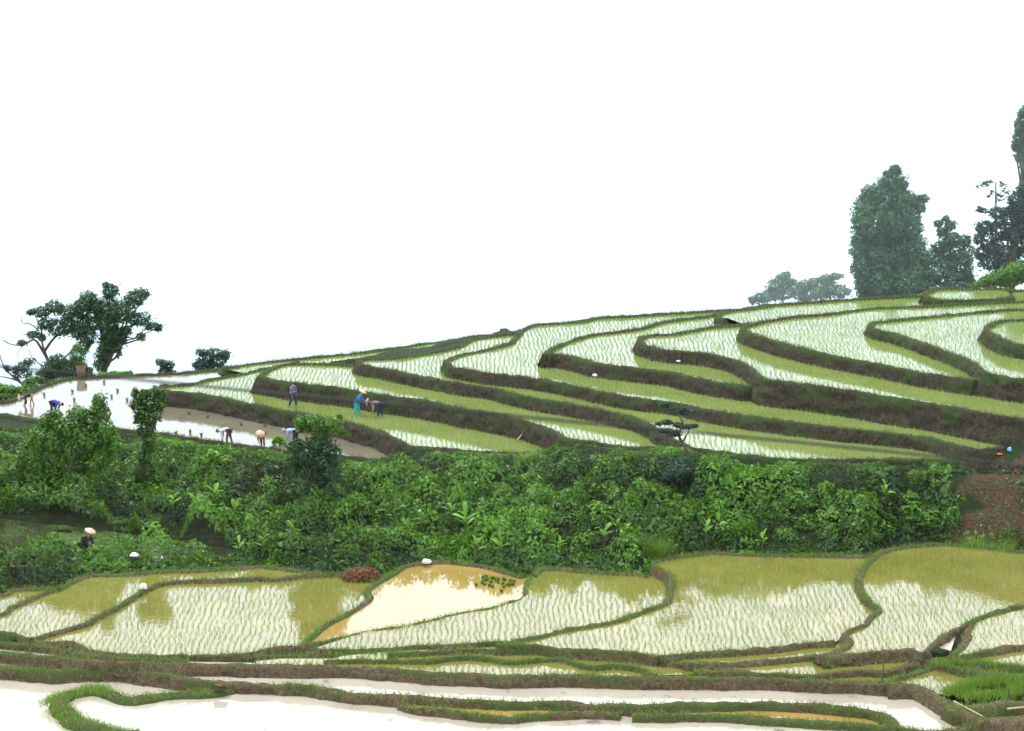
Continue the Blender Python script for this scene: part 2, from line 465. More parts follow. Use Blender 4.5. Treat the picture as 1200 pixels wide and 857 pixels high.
paddy(-1.2, [([(37, 750), (60, 752), (85, 752), (98, 759), (119, 764), (150, 767), (200, 768), (250, 767), (281, 765), (300, 763), (310, 760), (325, 758), (350, 757), (365, 756)], 0.5),
             ([(381, 732), (412, 715), (434, 700), (440, 683)], None),
             ([(440, 681), (425, 677), (405, 675), (390, 672)], 0.4),
             ([(300, 678), (192, 683), (150, 704), (112, 724), (60, 742)], None)], 'water_low', **K)
paddy(-1.12, [([(352, 758), (370, 753), (400, 747), (425, 741), (467, 735), (507, 727), (536, 719), (573, 713), (597, 706), (613, 700), (618, 686), (624, 675)], 0.3),
              ([(618, 677)], None),
              ([(612, 675), (597, 671), (573, 664), (547, 660), (520, 658), (499, 659), (477, 662), (467, 667), (451, 677), (437, 685), (431, 692), (434, 700), (427, 706), (412, 715), (394, 725), (381, 732), (370, 741), (359, 751), (352, 758)], 0.4)],
      'water_ochre', rice=False, green=0.42, **K)
paddy(-1.02, [([(365, 758), (381, 761), (450, 760), (481, 757), (500, 756), (537, 755), (562, 753), (590, 752)], 0.6),
              ([(620, 752), (700, 738), (785, 712), (792, 690), (775, 668)], None),
              ([(760, 674), (746, 672), (704, 670), (663, 667), (637, 666), (626, 673)], 0.5),
              ([(618, 686), (613, 700), (573, 713), (507, 727), (425, 741)], None)], 'water_low', **K)
paddy(-0.72, [([(585, 756), (600, 755), (637, 756), (656, 760), (687, 761), (725, 763), (750, 766), (772, 769)], 0.65),
             ([(772, 769), (794, 766), (837, 763), (900, 759), (930, 755), (960, 752), (978, 751)], 0.4),
             ([(1010, 740), (1030, 715), (1022, 690), (1028, 662), (1020, 654)], None),
             ([(1018, 651), (935, 650), (880, 649), (860, 648), (833, 647), (807, 650), (780, 654), (768, 657), (765, 661), (773, 667), (785, 672), (789, 681), (786, 693), (783, 703), (777, 707), (760, 713), (740, 720), (720, 727), (691, 732), (663, 737), (635, 744), (602, 750), (585, 756)], 0.5)],
      'water_low', **K)
paddy(-0.6, [([(962, 769), (990, 767), (1027, 763), (1065, 761), (1074, 763), (1084, 764)], 0.32),
             ([(1084, 764), (1090, 756), (1105, 744), (1119, 737), (1136, 729), (1154, 720), (1182, 713), (1200, 709), (1350, 700)], 0.3),
             ([(1350, 660)], None),
             ([(1350, 658), (1200, 646), (1143, 639), (1101, 637), (1060, 640), (1035, 645), (1024, 652), (1015, 661), (1009, 671), (1007, 682), (1011, 693), (1019, 704), (1029, 713), (1020, 721), (1015, 730), (998, 737), (989, 743), (996, 750), (989, 758), (962, 769)], 0.35)],
      'water_low', green=0.36, **K)
paddy(-0.6, [([(1138, 731), (1134, 738), (1134, 746), (1126, 758), (1116, 766)], 0.3),
              ([(1116, 766), (1127, 767), (1163, 760), (1200, 755), (1350, 748)], 0.45),
              ([(1350, 705), (1200, 714), (1154, 724)], None)], 'water_low', green=0.3, **K)
paddy(-0.72, [([(1078, 770), (1100, 768), (1114, 764), (1120, 745), (1105, 742), (1088, 752)], None)], 'water_cream', rice=False, **K)
paddy(-0.72, [([(1118, 774), (1136, 777), (1165, 778), (1200, 781), (1350, 790)], 0.8),
              ([(1350, 745), (1200, 752), (1130, 764)], None)], 'water_low', green=0.5, **K)
paddy(-0.82, [([(800, 777), (850, 776), (900, 773), (930, 770), (965, 768)], 0.4),
             ([(1000, 760), (1000, 745), (900, 750), (780, 762)], None)], 'water_low', **K)
paddy(-0.9, [([(815, 786), (860, 786), (900, 788), (952, 790), (975, 787), (1012, 785), (1035, 786), (1048, 782), (1065, 778), (1082, 772)], 0.3),
             ([(1085, 760), (1000, 760), (900, 766), (805, 774)], None)], 'water_low', green=0.36, **K)
paddy(-0.98, [([(380, 774), (420, 773), (450, 773), (500, 773), (525, 770), (550, 769), (575, 771), (600, 774), (637, 771), (656, 771), (669, 775), (685, 780), (700, 781), (719, 779), (750, 783), (768, 790)], 0.5),
              ([(830, 790), (815, 776), (750, 768), (600, 758), (450, 764), (400, 769)], None)], 'water_low', green=0.42, **K)
paddy(-1.02, [([(300, 779), (375, 780), (412, 781), (450, 783), (481, 785), (512, 788), (537, 789), (600, 791), (675, 791), (750, 793), (825, 794), (900, 794), (945, 797), (1005, 799), (1035, 800), (1050, 801)], 0.55),
              ([(1050, 793), (1000, 785), (900, 784), (800, 782), (700, 775), (600, 768), (450, 772), (330, 772), (300, 775)], None)], 'water_low', green=0.28, lower=True, w=0.3, hb=0.13, k=0.45)
paddy(-1.02, [([(1040, 799), (1050, 795), (1072, 789), (1091, 782), (1109, 780), (1124, 782), (1146, 787), (1180, 794)][::-1], 0.4),
             ([(1069, 802), (1094, 812), (1112, 816), (1131, 807), (1154, 800)], None)], 'water_low', green=0.5, **K)
W1N = [(-80, 776), (0, 780), (25, 782), (50, 784), (66, 786), (75, 785), (106, 783), (150, 785), (187, 789), (225, 795), (262, 799), (300, 801), (341, 802), (362, 804), (387, 807), (412, 811), (450, 814), (500, 817), (550, 820), (600, 822), (637, 822), (687, 825), (750, 826), (825, 824), (900, 823), (945, 825), (990, 829), (1020, 833), (1040, 839), (1048, 846), (1054, 853)]
paddy(-1.3, [(W1N, 0.55), ([(1054, 853), (1080, 856), (1109, 856), (1145, 851), (1156, 846)], 0.8),
             ([(1160, 838), (1128, 828), (1094, 808), (1080, 802), (1035, 799), (900, 793), (750, 791), (600, 789), (512, 786), (450, 781), (300, 777), (150, 774), (75, 769), (0, 761), (-80, 755)], None)],
      'water_cream', rice=False, green=0.42, lower=True, w=0.34, hb=0.15, k=0.4)
W3 = [(470, 824), (487, 829), (525, 832), (562, 837), (600, 839), (625, 836), (662, 835), (700, 834), (727, 836)]
W3b = [(741, 837), (787, 838), (812, 837), (850, 838), (900, 841), (945, 844), (990, 847), (1035, 851), (1080, 857)]
paddy(-1.42, [(W3, 0.6), ([(728, 835), (740, 835)], None), (W3b, 0.6), ([(1075, 850), (1000, 822), (600, 812), (480, 812)], None)],
      'water_ochre', rice=False, green=0.45, lower=True, w=0.34, hb=0.15, k=0.4)
paddy(-1.5, [([(300, 915), (220, 880), (175, 865), (150, 858), (125, 852), (104, 848), (87, 840), (76, 829), (68, 820), (76, 814), (87, 810), (106, 807), (119, 808), (131, 813), (150, 818), (175, 815), (200, 812), (237, 810), (256, 808), (272, 805)], 1.3),
              ([(300, 795), (600, 812), (900, 830), (1100, 850), (1350, 850), (1350, 960), (300, 960)], None)],
      'water_cream', rice=False, green=0.6, lower=True, w=0.5, hb=0.2, k=0.6)
paddy(-1.6, [([(-80, 775), (0, 778), (262, 797), (280, 803), (150, 822), (110, 815), (85, 835), (120, 870), (120, 960), (-80, 960)], None)], 'water_cream', rice=False, **K)

def free_bank(pts, z, dropn, lower=True, w=0.42, hb=0.18, k=0.45, green=0.3, sgn=-1):
    W = np.array([onz(u, v, z + hb) for u, v in pts]); W[:, 2] = z
    bank('terrace_bank', catmull(W, 0.22), z, dropn, sgn, w, hb, k, lower, green, inner=0.3)
free_bank([(-80, 757), (0, 763), (37, 767), (75, 771), (112, 774), (150, 776), (225, 778), (302, 779)], -1.02, 0.4, w=0.3, hb=0.13, green=0.28)
free_bank([(0, 752), (30, 755), (60, 759), (90, 765), (110, 768), (150, 771), (220, 773)], -1.18, 0.35, w=0.25, hb=0.09, green=0.5)
free_bank([(1040, 801), (1069, 802), (1080, 804), (1094, 812), (1109, 821), (1131, 833), (1155, 845)], -1.02, 0.4, w=0.42)
free_bank([(455, 765), (500, 763), (560, 760), (590, 762), (640, 762), (700, 768), (740, 768), (790, 776), (830, 781), (870, 785)], -0.9, 0.35, w=0.25, hb=0.09, green=0.4)
free_bank([(300, 768), (360, 768), (430, 767), (480, 768)], -1.08, 0.4, w=0.2, hb=0.08, green=0.5)
free_bank([(1110, 832), (1150, 826), (1200, 822), (1300, 820)], -1.0, 0.5, w=0.6, green=0.5)
free_bank([(1080, 768), (1100, 772), (1140, 782), (1180, 790), (1230, 792)], -0.88, 0.3, w=0.7, k=0.6, green=0.6)
free_bank([(1150, 846), (1200, 842), (1300, 836)], -1.2, 0.6, w=0.8, green=0.2)

# ------------------------------------------------------------------ terrain under and around
for (u, v, z) in [(20, 625, -0.8), (60, 640, -1.0), (110, 640, -1.05), (150, 650, -1.15), (200, 650, -1.2), (260, 655, -1.3), (0, 650, -1.1),
                  (-100, 560, -0.9), (-100, 650, -1.2), (60, 560, -0.7), (150, 590, -0.9), (40, 665, -1.3),
                  (1180, 640, -0.5), (1160, 600, 0.6), (1150, 560, 1.6), (1200, 560, 1.9), (1300, 560, 2.1), (1300, 620, 0.0), (1200, 535, 2.35), (1190, 515, 2.8),
                  (1150, 820, -0.98), (1190, 815, -0.85), (1190, 795, -0.78), (1250, 810, -0.78), (1130, 785, -0.82), (1190, 850, -1.5), (1250, 870, -1.7),
                  (60, 835, -1.7), (80, 850, -1.8), (60, 860, -1.9)]:
    q = onz(u, v, z); ctrl.append((q[0], q[1], z))
ctrl = np.array(ctrl)
GX = np.arange(-46, 46.01, 0.4); GY = np.arange(56, 176.01, 0.4)
XX, YY = np.meshgrid(GX, GY)
Zt = np.zeros_like(XX)
flat = np.stack([XX.ravel(), YY.ravel()], 1)
zf = np.zeros(len(flat)); dmin = np.zeros(len(flat))
for i in range(0, len(flat), 4000):
    d2 = ((flat[i:i + 4000, None, :] - ctrl[None, :, :2]) ** 2).sum(2) + 0.3
    wgt = d2 ** -1.6
    zf[i:i + 4000] = (wgt * ctrl[:, 2]).sum(1) / wgt.sum(1)
    dmin[i:i + 4000] = np.sqrt(d2.min(1))
Zt = zf.reshape(XX.shape); DM = dmin.reshape(XX.shape)
Zt -= 0.08
Zt += (fbm(XX * 0.5, YY * 0.5, 4) - 0.5) * np.clip(DM - 0.6, 0, 1.0) * 0.5
# beyond the ridge (skyline) and in front of the lowest ponds the hill falls away
sk = [(-150, 462, 0), (0, 471, 0), (45, 454, 0), (80, 443, 0), (179, 438, 0), (262, 431, .6), (410, 414, .6), (536, 397, .6), (614, 385, 3.1), (700, 372, 3.1), (850, 363, 3.1), (917, 356, 4.3), (1081, 346, 4.3), (1101, 338, 4.75), (1180, 338, 4.75), (1350, 335, 4.3)]
S = np.array([onz(u, v, z * ZS) for u, v, z in sk])
ang = np.arctan2(XX, YY); sa = np.arctan2(S[:, 0], S[:, 1]); sr = np.hypot(S[:, 0], S[:, 1])
RR = np.hypot(XX, YY)
ridge_r = np.interp(ang, sa, sr)
over = np.clip(RR - ridge_r - 0.3, 0, 200)
ridge_z = np.interp(ang, sa, S[:, 2])
Zt = np.where(over > 0, np.minimum(Zt, ridge_z - 0.15 - over * (24 - ridge_z) / ridge_r * 1.04), Zt)
# right shoulder behind the top terrace stays up (trees stand on it)
front = np.clip(74 - YY, 0, 60)
Zt = Zt - 0.25 * front
for pd in PADDIES:
    P = pd['poly']
    x0, y0 = P[:, 0].min(), P[:, 1].min(); x1, y1 = P[:, 0].max(), P[:, 1].max()
    sel = (XX >= x0) & (XX <= x1) & (YY >= y0) & (YY <= y1)
    ins = np.zeros(XX.shape, bool); ins[sel] = inside(P, XX[sel], YY[sel])
    pd['ins'] = ins
cover = np.full(XX.shape, -99.0)
for pd in PADDIES: cover = np.where(pd['ins'], np.maximum(cover, pd['z']), cover)
Zt = np.where(cover > -50, np.minimum(Zt, cover - 0.3), Zt)
# lower cells next to water so no facet pokes out
Zm = Zt.copy()
cv = np.pad(np.where(cover > -50, cover - 0.3, 99), 1, mode='edge')
for dy in (0, 1, 2):
    for dx in (0, 1, 2):
        Zm = np.minimum(Zm, cv[dy:dy + XX.shape[0], dx:dx + XX.shape[1]] + (0.0))
TZ = np.where(cover > -50, Zm, np.minimum(Zt, Zm + 0.25))
def tz(x, y):
    fx = np.clip((np.asarray(x, float) - GX[0]) / 0.4, 0, len(GX) - 1.001); fy = np.clip((np.asarray(y, float) - GY[0]) / 0.4, 0, len(GY) - 1.001)
    i = fx.astype(int); j = fy.astype(int); a = fx - i; b = fy - j
    return (TZ[j, i] * (1 - a) + TZ[j, i + 1] * a) * (1 - b) + (TZ[j + 1, i] * (1 - a) + TZ[j + 1, i + 1] * a) * b
def hit(u, v):
    d = ray(u, v)
    t = np.arange(60, 175, 0.1) / d[1]
    p = CAM[None] + d[None] * t[:, None]
    h = p[:, 2] - tz(p[:, 0], p[:, 1])
    k = np.argmax(h <= 0) if (h <= 0).any() else len(t) - 1
    return p[k]

# one ground sheet: fine grid in the middle, coarse apron out to the horizon
ny, nx = XX.shape
uu, vv = project(np.column_stack([XX.ravel(), YY.ravel(), TZ.ravel()]))
gat = np.where((vv > 480) & (vv < 700), 0.55, 0.5)
gat = np.where((uu > -20) & (uu < 285) & (vv > 600) & (vv < 662), 0.5, gat)
en = (fbm(XX.ravel() * 0.7, YY.ravel() * 0.7 + TZ.ravel(), 3) - 0.5)
gat = np.where((uu > 1122 + 120 * en) & (vv > 545) & (vv < 642), 0.12 + 1.3 * en, gat)
gat = np.where((uu > 1100) & (vv > 780), 0.5, gat)
V = np.column_stack([XX.ravel(), YY.ravel(), TZ.ravel()])
i0 = (np.arange(ny - 1)[:, None] * nx + np.arange(nx - 1)[None]).ravel()
Q = np.column_stack([i0, i0 + 1, i0 + nx + 1, i0 + nx])
# border loop
bl = list(range(0, nx)) + [j * nx + nx - 1 for j in range(1, ny)] + list(range((ny - 1) * nx + nx - 2, (ny - 1) * nx - 1, -1)) + [j * nx for j in range(ny - 2, 0, -1)]
B = V[bl]; cxy = np.array([0, 116.0])
prev = np.array(bl); vs = [V]; qs = [Q]; gs = [gat]; cnt = len(V)
VAL = -230.0
for ri, d in enumerate([4, 12, 30, 70, 150, 300, 600, 1200, 2500, 6000]):
    dirv = B[:, :2] - cxy
    dirv /= np.linalg.norm(dirv, axis=1)[:, None]
    p = B[:, :2] + dirv * d
    z = np.maximum(B[:, 2] - 0.55 * d, VAL + 18 * fbm(p[:, 0] * 0.004, p[:, 1] * 0.004))
    near = np.clip(1 - np.hypot(p[:, 0], p[:, 1]) / 70.0, 0, 1)          # the camera's own hillside
    zc_ = 22.3 - 0.62 * np.hypot(p[:, 0], p[:, 1])
    z = np.where(p[:, 1] < 52, np.maximum(z, np.maximum(zc_, VAL)), z)
    ring = np.column_stack([p, z]); new = cnt + np.arange(len(bl)); cnt += len(bl)
    a = prev; b = np.roll(prev, -1); c = np.roll(new, -1)
    qs.append(np.column_stack([a, new, c, b])); vs.append(ring); gs.append(np.full(len(bl), 0.6)); prev = new
me = mesh_np('ground', np.vstack(vs), np.vstack(qs), M['ground'], {'grass': np.concatenate(gs)}, smooth=True)
tag(link('ground', me), kind='structure')

# ------------------------------------------------------------------ blades and leaves
def blades(P, h, wd, lean, tint):
    """thin bent-free triangles rooted at P"""
    n = len(P)
    a = rng.random(n) * 2 * math.pi
    wv = np.column_stack([np.cos(a), np.sin(a), np.zeros(n)]) * (wd * 0.5)[:, None]
    b = rng.random(n) * 2 * math.pi
    tip = P + np.column_stack([np.cos(b) * lean, np.sin(b) * lean, np.ones(n)]) * h[:, None]
    V = np.empty((n, 3, 3)); V[:, 0] = P - wv; V[:, 1] = P + wv; V[:, 2] = tip
    return V.reshape(-1, 3), np.arange(n * 3).reshape(-1, 3), np.repeat(tint, 3)
def leaves(C, Nrm, size, tint, aspect=0.5, droop=0.3):
    """folded diamond leaves: 4 vertices each"""
    n = len(C)
    r = rng.normal(size=(n, 3)); t = np.cross(Nrm, r); t /= np.linalg.norm(t, axis=1)[:, None] + 1e-9
    s = np.cross(Nrm, t)
    L = size[:, None]
    V = np.empty((n, 4, 3))
    V[:, 0] = C - t * L * 0.5
    V[:, 1] = C + s * L * aspect * 0.5 + Nrm * L * 0.08
    V[:, 2] = C + t * L * 0.5 - Nrm * L * droop * 0.4
    V[:, 3] = C - s * L * aspect * 0.5 + Nrm * L * 0.08
    return V.reshape(-1, 3), np.arange(n * 4).reshape(-1, 4), np.repeat(tint, 4)

# --- rice seedlings, one object per planted field
zorder = sorted(PADDIES, key=lambda p: -p['z'])
total = 0
for pd in PADDIES:
    if not pd['rice']: continue
    P = pd['poly']; z = pd['z']
    x0, y0 = P[:, 0].min(), P[:, 1].min(); x1, y1 = P[:, 0].max(), P[:, 1].max()
    sx = 0.235 if pd['lower'] else 0.26; sy = 0.15 if pd['lower'] else 0.19
    skew = rng.normal() * 0.05
    gx = np.arange(x0 - 3, x1 + 3, sx); gy = np.arange(y0, y1, sy)
    X, Y = np.meshgrid(gx, gy)
    X = X + (fbm(X * 0.4 + 7 * z, Y * 0.45, 2) - 0.5) * 0.34 + (vnoise(X * 1.6, Y * 1.9) - 0.5) * 0.16 + 0.4 * skew * (Y - y0) + rng.normal(size=X.shape) * 0.024
    Y = Y + rng.normal(size=X.shape) * 0.03
    X = X.ravel(); Y = Y.ravel()
    u, v = project(np.column_stack([X, Y, np.full(len(X), z)]))
    ok = (u > -110) & (u < 1310) & (v < 900) & (X > x0) & (X < x1)
    X, Y = X[ok], Y[ok]
    ok = inside(P, X, Y)
    for other in PADDIES:
        if other is not pd and other['z'] > z:
            O = other['poly']
            m = (X > O[:, 0].min() - 1) & (X < O[:, 0].max() + 1) & (Y > O[:, 1].min() - 1.3) & (Y < O[:, 1].max() + 1)
            m &= ok
            if m.any():
                g = np.zeros(len(X), bool); g[m] = inside(O, X[m], Y[m])
                ok &= ~g
    X, Y = X[ok], Y[ok]
    # keep clear of the banks
    if len(X) == 0: continue
    miss = rng.random(len(X)) < 0.05 + 0.3 * (vnoise(X * 0.9 + 60, Y * 0.9) > 0.78)
    X, Y = X[~miss], Y[~miss]
    nb = 4
    hv = 0.115 + 0.05 * fbm(X * 0.3, Y * 0.3)
    base = np.repeat(np.column_stack([X, Y, np.full(len(X), z)]), nb, 0) + np.column_stack([rng.normal(size=len(X) * nb) * 0.026, rng.normal(size=len(X) * nb) * 0.026, np.zeros(len(X) * nb)])
    h = np.repeat(hv, nb) * (0.75 + 0.5 * rng.random(len(base)))
    Vb, Pb, tb = blades(base, h, np.full(len(base), 0.014 if pd['lower'] else 0.016), 0.3, 0.15 + 0.85 * rng.random(len(base)))
    total += len(base)
    tag(link('rice_seedlings', mesh_np('rice_seedlings', Vb, Pb, M['rice'], {'tint': tb})),
        'thin green rice seedlings planted in wavy rows in a flooded paddy', 'rice', kind='stuff')
print('rice blades', total)

# --- grass on the banks
for key, mt, lab, hh in (('up', 'drygrass', 'short dull grass on the upper terrace risers', 0.10), ('low', 'grass', 'short fresh grass on the lower terrace bunds', 0.09)):
    A = np.vstack(bank_blades[key])
    A = np.repeat(A, 2, 0); A[:, :3] += rng.normal(size=(len(A), 3)) * 0.03
    h = hh * (0.5 + rng.random(len(A))) * (0.7 + A[:, 3])
    Vb, Pb, tb = blades(A[:, :3], h, np.full(len(A), 0.03), 0.7, rng.random(len(A)) * (0.4 + A[:, 3]))
    tag(link('bank_grass', mesh_np('bank_grass', Vb, Pb, M[mt], {'tint': tb})), lab, 'grass', kind='stuff')
    print('bank blades', key, len(A))

# ------------------------------------------------------------------ vegetation builders
def blob_leaves(blobs, D, size, dens=1.0, base=None, flat=0.0, tintbias=0.0, aspect=0.55, depth=1.0):
    """blobs: (u, v, ru, rv) in photo pixels, placed in depth about distance D; returns leaf mesh arrays relative to base"""
    mpp = D / F
    Cs, Ns, Ss, Ts = [], [], [], []
    for bi, b in enumerate(blobs):
        u, v, ru, rv = b[:4]
        dd = b[4] if len(b) > 4 else (rng.random() - 0.5) * min(ru, 20) * mpp * 1.2 * depth
        c = aty(u, v, D + dd)
        rx, rz = ru * mpp, rv * mpp; ry = (rx + rz) * 0.5 * (0.9 if not flat else 1.0)
        n = int(dens * 17 * (ru * rv + 12) * (mpp / size) ** 2 * 2.4) + 12
        d = rng.normal(size=(n, 3)); d /= np.linalg.norm(d, axis=1)[:, None]
        # sub-clumps: lumpy radius
        lump = 0.72 + 0.42 * vnoise(d[:, 0] * 2.6 + bi * 7.7 + 20, d[:, 2] * 2.6 + d[:, 1] * 1.9 + 50)
        r = lump * (0.5 + 0.55 * rng.random(n) ** 0.6) * np.where(rng.random(n) < 0.14, 1.28, 1.0)
        p = d * r[:, None] * np.array([rx, ry, rz])
        Cs.append(c + p)
        nn = d * 0.9 + np.array([0, 0, 0.7]) + rng.normal(size=(n, 3)) * 0.55
        Ns.append(nn / np.linalg.norm(nn, axis=1)[:, None])
        Ss.append(size * (0.65 + 0.7 * rng.random(n)))
        Ts.append(np.clip(0.28 + 0.35 * rng.random(n) + tintbias + (vnoise(np.full(n, bi * 3.1) + d[:, 0] * 1.5, d[:, 2] * 1.5 + 9) - 0.5) * 0.5, 0, 1))
    C = np.vstack(Cs); N = np.vstack(Ns)
    if base is not None: C = C - np.asarray(base)
    return leaves(C, N, np.concatenate(Ss), np.concatenate(Ts), aspect)
def tube_arrays(P, R_, sides=7):
    P = np.asarray(P, float); n = len(P)
    T = np.gradient(P, axis=0); T /= np.linalg.norm(T, axis=1)[:, None] + 1e-9
    a = np.cross(T, np.array([0.31, 0.87, 0.38])); a /= np.linalg.norm(a, axis=1)[:, None] + 1e-9
    b = np.cross(T, a)
    th = np.arange(sides) * 2 * math.pi / sides
    V = P[:, None] + (a[:, None] * np.cos(th)[None, :, None] + b[:, None] * np.sin(th)[None, :, None]) * np.asarray(R_)[:, None, None]
    V = V.reshape(-1, 3)
    i = np.arange(n - 1)[:, None] * sides; j = np.arange(sides)[None]
    Q = np.stack([i + j, i + (j + 1) % sides, i + sides + (j + 1) % sides, i + sides + j], -1).reshape(-1, 4)
    cap = len(V)
    V = np.vstack([V, P[-1:] + T[-1:] * R_[-1] * 0.5])
    return V, Q
def tubes(name, lst, mat, parent, smooth=True):
    Vs, Qs, c = [], [], 0
    for P, R_ in lst:
        V, Q = tube_arrays(P, R_)
        Vs.append(V); Qs.append(Q + c); c += len(V)
    return link(name, mesh_np(name, np.vstack(Vs), np.vstack(Qs), mat, None, smooth), parent)
def wiggle(a, b, n=6, amp=0.08):
    a = np.asarray(a, float); b = np.asarray(b, float)
    t = np.linspace(0, 1, n)[:, None]
    L = np.linalg.norm(b - a)
    w_ = rng.normal(size=(n, 3)) * L * amp; w_[0] = 0; w_[-1] = 0
    return a * (1 - t) + b * t + w_ * 0.6
def tree(name, label, cat, base_uv, D, blobs, size, mat, trunk_r=0.2, limbs=None, dens=1.0, group=None, base=None, trunk=True, tint=0.0, aspect=0.55, bark='bark', depth=1.0, crown='crown'):
    if base is None: base = aty(base_uv[0], base_uv[1], D)
    root = empty(name, base); tag(root, label, cat, group)
    V, Q, t = blob_leaves(blobs, D, size, dens, base, tintbias=tint, aspect=aspect, depth=depth)
    link(crown, mesh_np(crown, V, Q, M[mat], {'tint': t}), root)
    if trunk:
        lst = []
        bl = sorted(blobs, key=lambda b: -b[1])
        top = min(blobs, key=lambda b: b[1])
        cu = np.mean([b[0] for b in blobs]); mv = np.mean([b[1] for b in blobs])
        fork = aty(base_uv[0] * 0.5 + cu * 0.5, base_uv[1] * 0.45 + mv * 0.55, D) - base
        tk = wiggle((0, 0, -0.3), fork, 7, 0.03)
        lst.append((tk, np.linspace(trunk_r, trunk_r * 0.6, 7)))
        tubes('trunk', lst, M[bark], root)
        lm = []
        for b in blobs[:14]:
            e = aty(b[0], b[1], D) - base
            s = tk[3 + rng.integers(0, 4)]
            lm.append((wiggle(s, e, 6, 0.06), np.linspace(trunk_r * 0.45, trunk_r * 0.1, 6)))
        tubes('limbs', lm, M[bark], root)
    if limbs:
        lst = []
        for pts, r0, r1 in limbs:
            W = np.array([aty(u, v, D + (rng.random() - 0.5) * 0.8) - base for u, v in pts])
            W = catmull(W, 0.3)
            lst.append((W, np.linspace(r0, r1, len(W))))
        tubes('branches', lst, M[bark], root)
    return root

# --- left skyline group
DL = 160
tree('broadleaf_tree', 'tall dark tree wrapped in climbers behind the left pond, tallest on the left skyline', 'tree', (121, 440), DL,
     [(158, 349, 13, 11), (168, 344, 7, 6), (129, 341, 10, 11), (124, 334, 4, 4), (104, 350, 12, 10), (112, 360, 12, 10), (125, 362, 18, 14), (142, 366, 18, 14), (162, 374, 16, 9), (179, 383, 11, 5), (186, 384, 5, 5), (165, 395, 6, 5),
      (127, 378, 14, 14), (130, 392, 12, 12), (125, 402, 11, 14), (120, 416, 9, 13), (118, 428, 8, 9), (144, 396, 5, 10), (139, 408, 4, 12), (147, 388, 8, 7)],
     0.24, 'leaf_dark', 0.24, dens=1.2, tint=0.2, limbs=[([(120, 430), (128, 400), (140, 385), (155, 382)], 0.14, 0.05), ([(120, 430), (124, 395), (130, 370), (128, 350)], 0.16, 0.05)])
tree('spreading_tree', 'wide dark tree leaning left with bare twigs at its edge, by the left skyline', 'tree', (60, 440), DL - 0.5,
     [(96, 358, 12, 9), (94, 388, 12, 10), (110, 378, 12, 10), (80, 365, 15, 9), (64, 360, 13, 8), (48, 366, 12, 7), (36, 366, 6, 4), (88, 380, 15, 12), (70, 384, 16, 12), (54, 380, 10, 8), (104, 394, 10, 12), (98, 406, 8, 9), (40, 392, 9, 5), (26, 402, 6, 4), (50, 396, 5, 5), (97, 366, 10, 10)],
     0.24, 'leaf_dark', 0.16, tint=0.15, dens=1.1, trunk=False,
     limbs=[([(60, 440), (57, 424), (48, 408), (40, 398), (28, 404), (14, 404), (1, 398)], 0.16, 0.02), ([(57, 424), (50, 405), (48, 385), (42, 372)], 0.12, 0.03), ([(52, 412), (62, 398), (76, 385), (82, 368)], 0.12, 0.03),
            ([(46, 388), (36, 380), (25, 378), (27, 370)], 0.06, 0.015), ([(60, 440), (48, 428), (38, 420), (34, 410)], 0.07, 0.02), ([(28, 404), (22, 412), (19, 420)], 0.03, 0.01), ([(14, 404), (6, 400), (3, 394)], 0.03, 0.01), ([(44, 378), (62, 365), (66, 358)], 0.07, 0.03), ([(60, 440), (80, 415), (97, 400)], 0.1, 0.03), ([(40, 398), (30, 392), (22, 394)], 0.04, 0.01)])
tree('sapling', 'thin dark sapling with bare arching branches at the left edge', 'tree', (26, 450), DL - 2,
     [(26, 430, 10, 7), (34, 424, 8, 5), (18, 434, 7, 5), (32, 438, 7, 5), (20, 442, 6, 4), (8, 432, 4, 4)], 0.22, 'leaf_dark', trunk=False, dens=0.7,
     limbs=[([(26, 450), (16, 442), (8, 434), (2, 424), (0, 416)], 0.1, 0.03), ([(22, 447), (10, 443), (-4, 441)], 0.07, 0.03), ([(16, 442), (24, 432), (32, 426)], 0.06, 0.02)])
tree('round_bush', 'pointed bright green bush in front of the dark skyline trees, beside the brown basket', 'bush', (91, 438), 147,
     [(90, 408, 6, 6), (91, 416, 10, 9), (90, 425, 12, 9), (94, 432, 11, 6)], 0.2, 'leaf_mid', 0.08, dens=1.2, aspect=0.4)
tree('round_bush', 'low dark spreading bush left of the brown basket', 'bush', (62, 442), 146,
     [(70, 444, 22, 5), (100, 441, 12, 4), (52, 446, 12, 5), (68, 424, 12, 9), (60, 430, 12, 9), (76, 430, 12, 9), (52, 438, 12, 5), (70, 438, 18, 5), (104, 435, 6, 5), (84, 438, 12, 4)], 0.22, 'leaf_dark', 0.08, dens=1.2, tint=0.1)
tree('round_bush', 'small rounded green bush behind the bund at far left', 'bush', (38, 456), 140,
     [(38, 454, 14, 6), (24, 458, 12, 6), (38, 446, 10, 6), (32, 450, 7, 5), (46, 444, 6, 4)], 0.18, 'leaf_mid', 0.05, dens=1.3)
tree('round_bush', 'bright green low bush cut by the left edge of the photo', 'bush', (8, 470), 138,
     [(4, 468, 18, 6), (-14, 468, 16, 8), (18, 464, 12, 6), (10, 456, 12, 5), (0, 455, 12, 6), (22, 459, 8, 4), (-10, 458, 10, 8), (6, 463, 14, 4)], 0.18, 'leaf_mid', 0.05, dens=1.3, tint=0.15)
tree('grass_clump', 'low pale green weeds on the skyline bund right of the dark tree', 'weeds', (138, 441), 142,
     [(134, 438, 9, 3), (146, 438, 5, 3), (122, 439, 8, 3), (152, 438, 4, 3)], 0.16, 'leaf_bright', trunk=False, dens=1.5, crown='foliage')
tree('distant_tree', 'small hazy treetop showing over the skyline, the leftmost of two', 'tree', (195, 450), 175,
     [(193, 434, 8, 5), (199, 438, 8, 5), (191, 426, 8, 5), (199, 428, 6, 5), (186, 424, 4, 3)], 0.3, 'leaf_blue', 0.15, dens=1.0, tint=0.2)
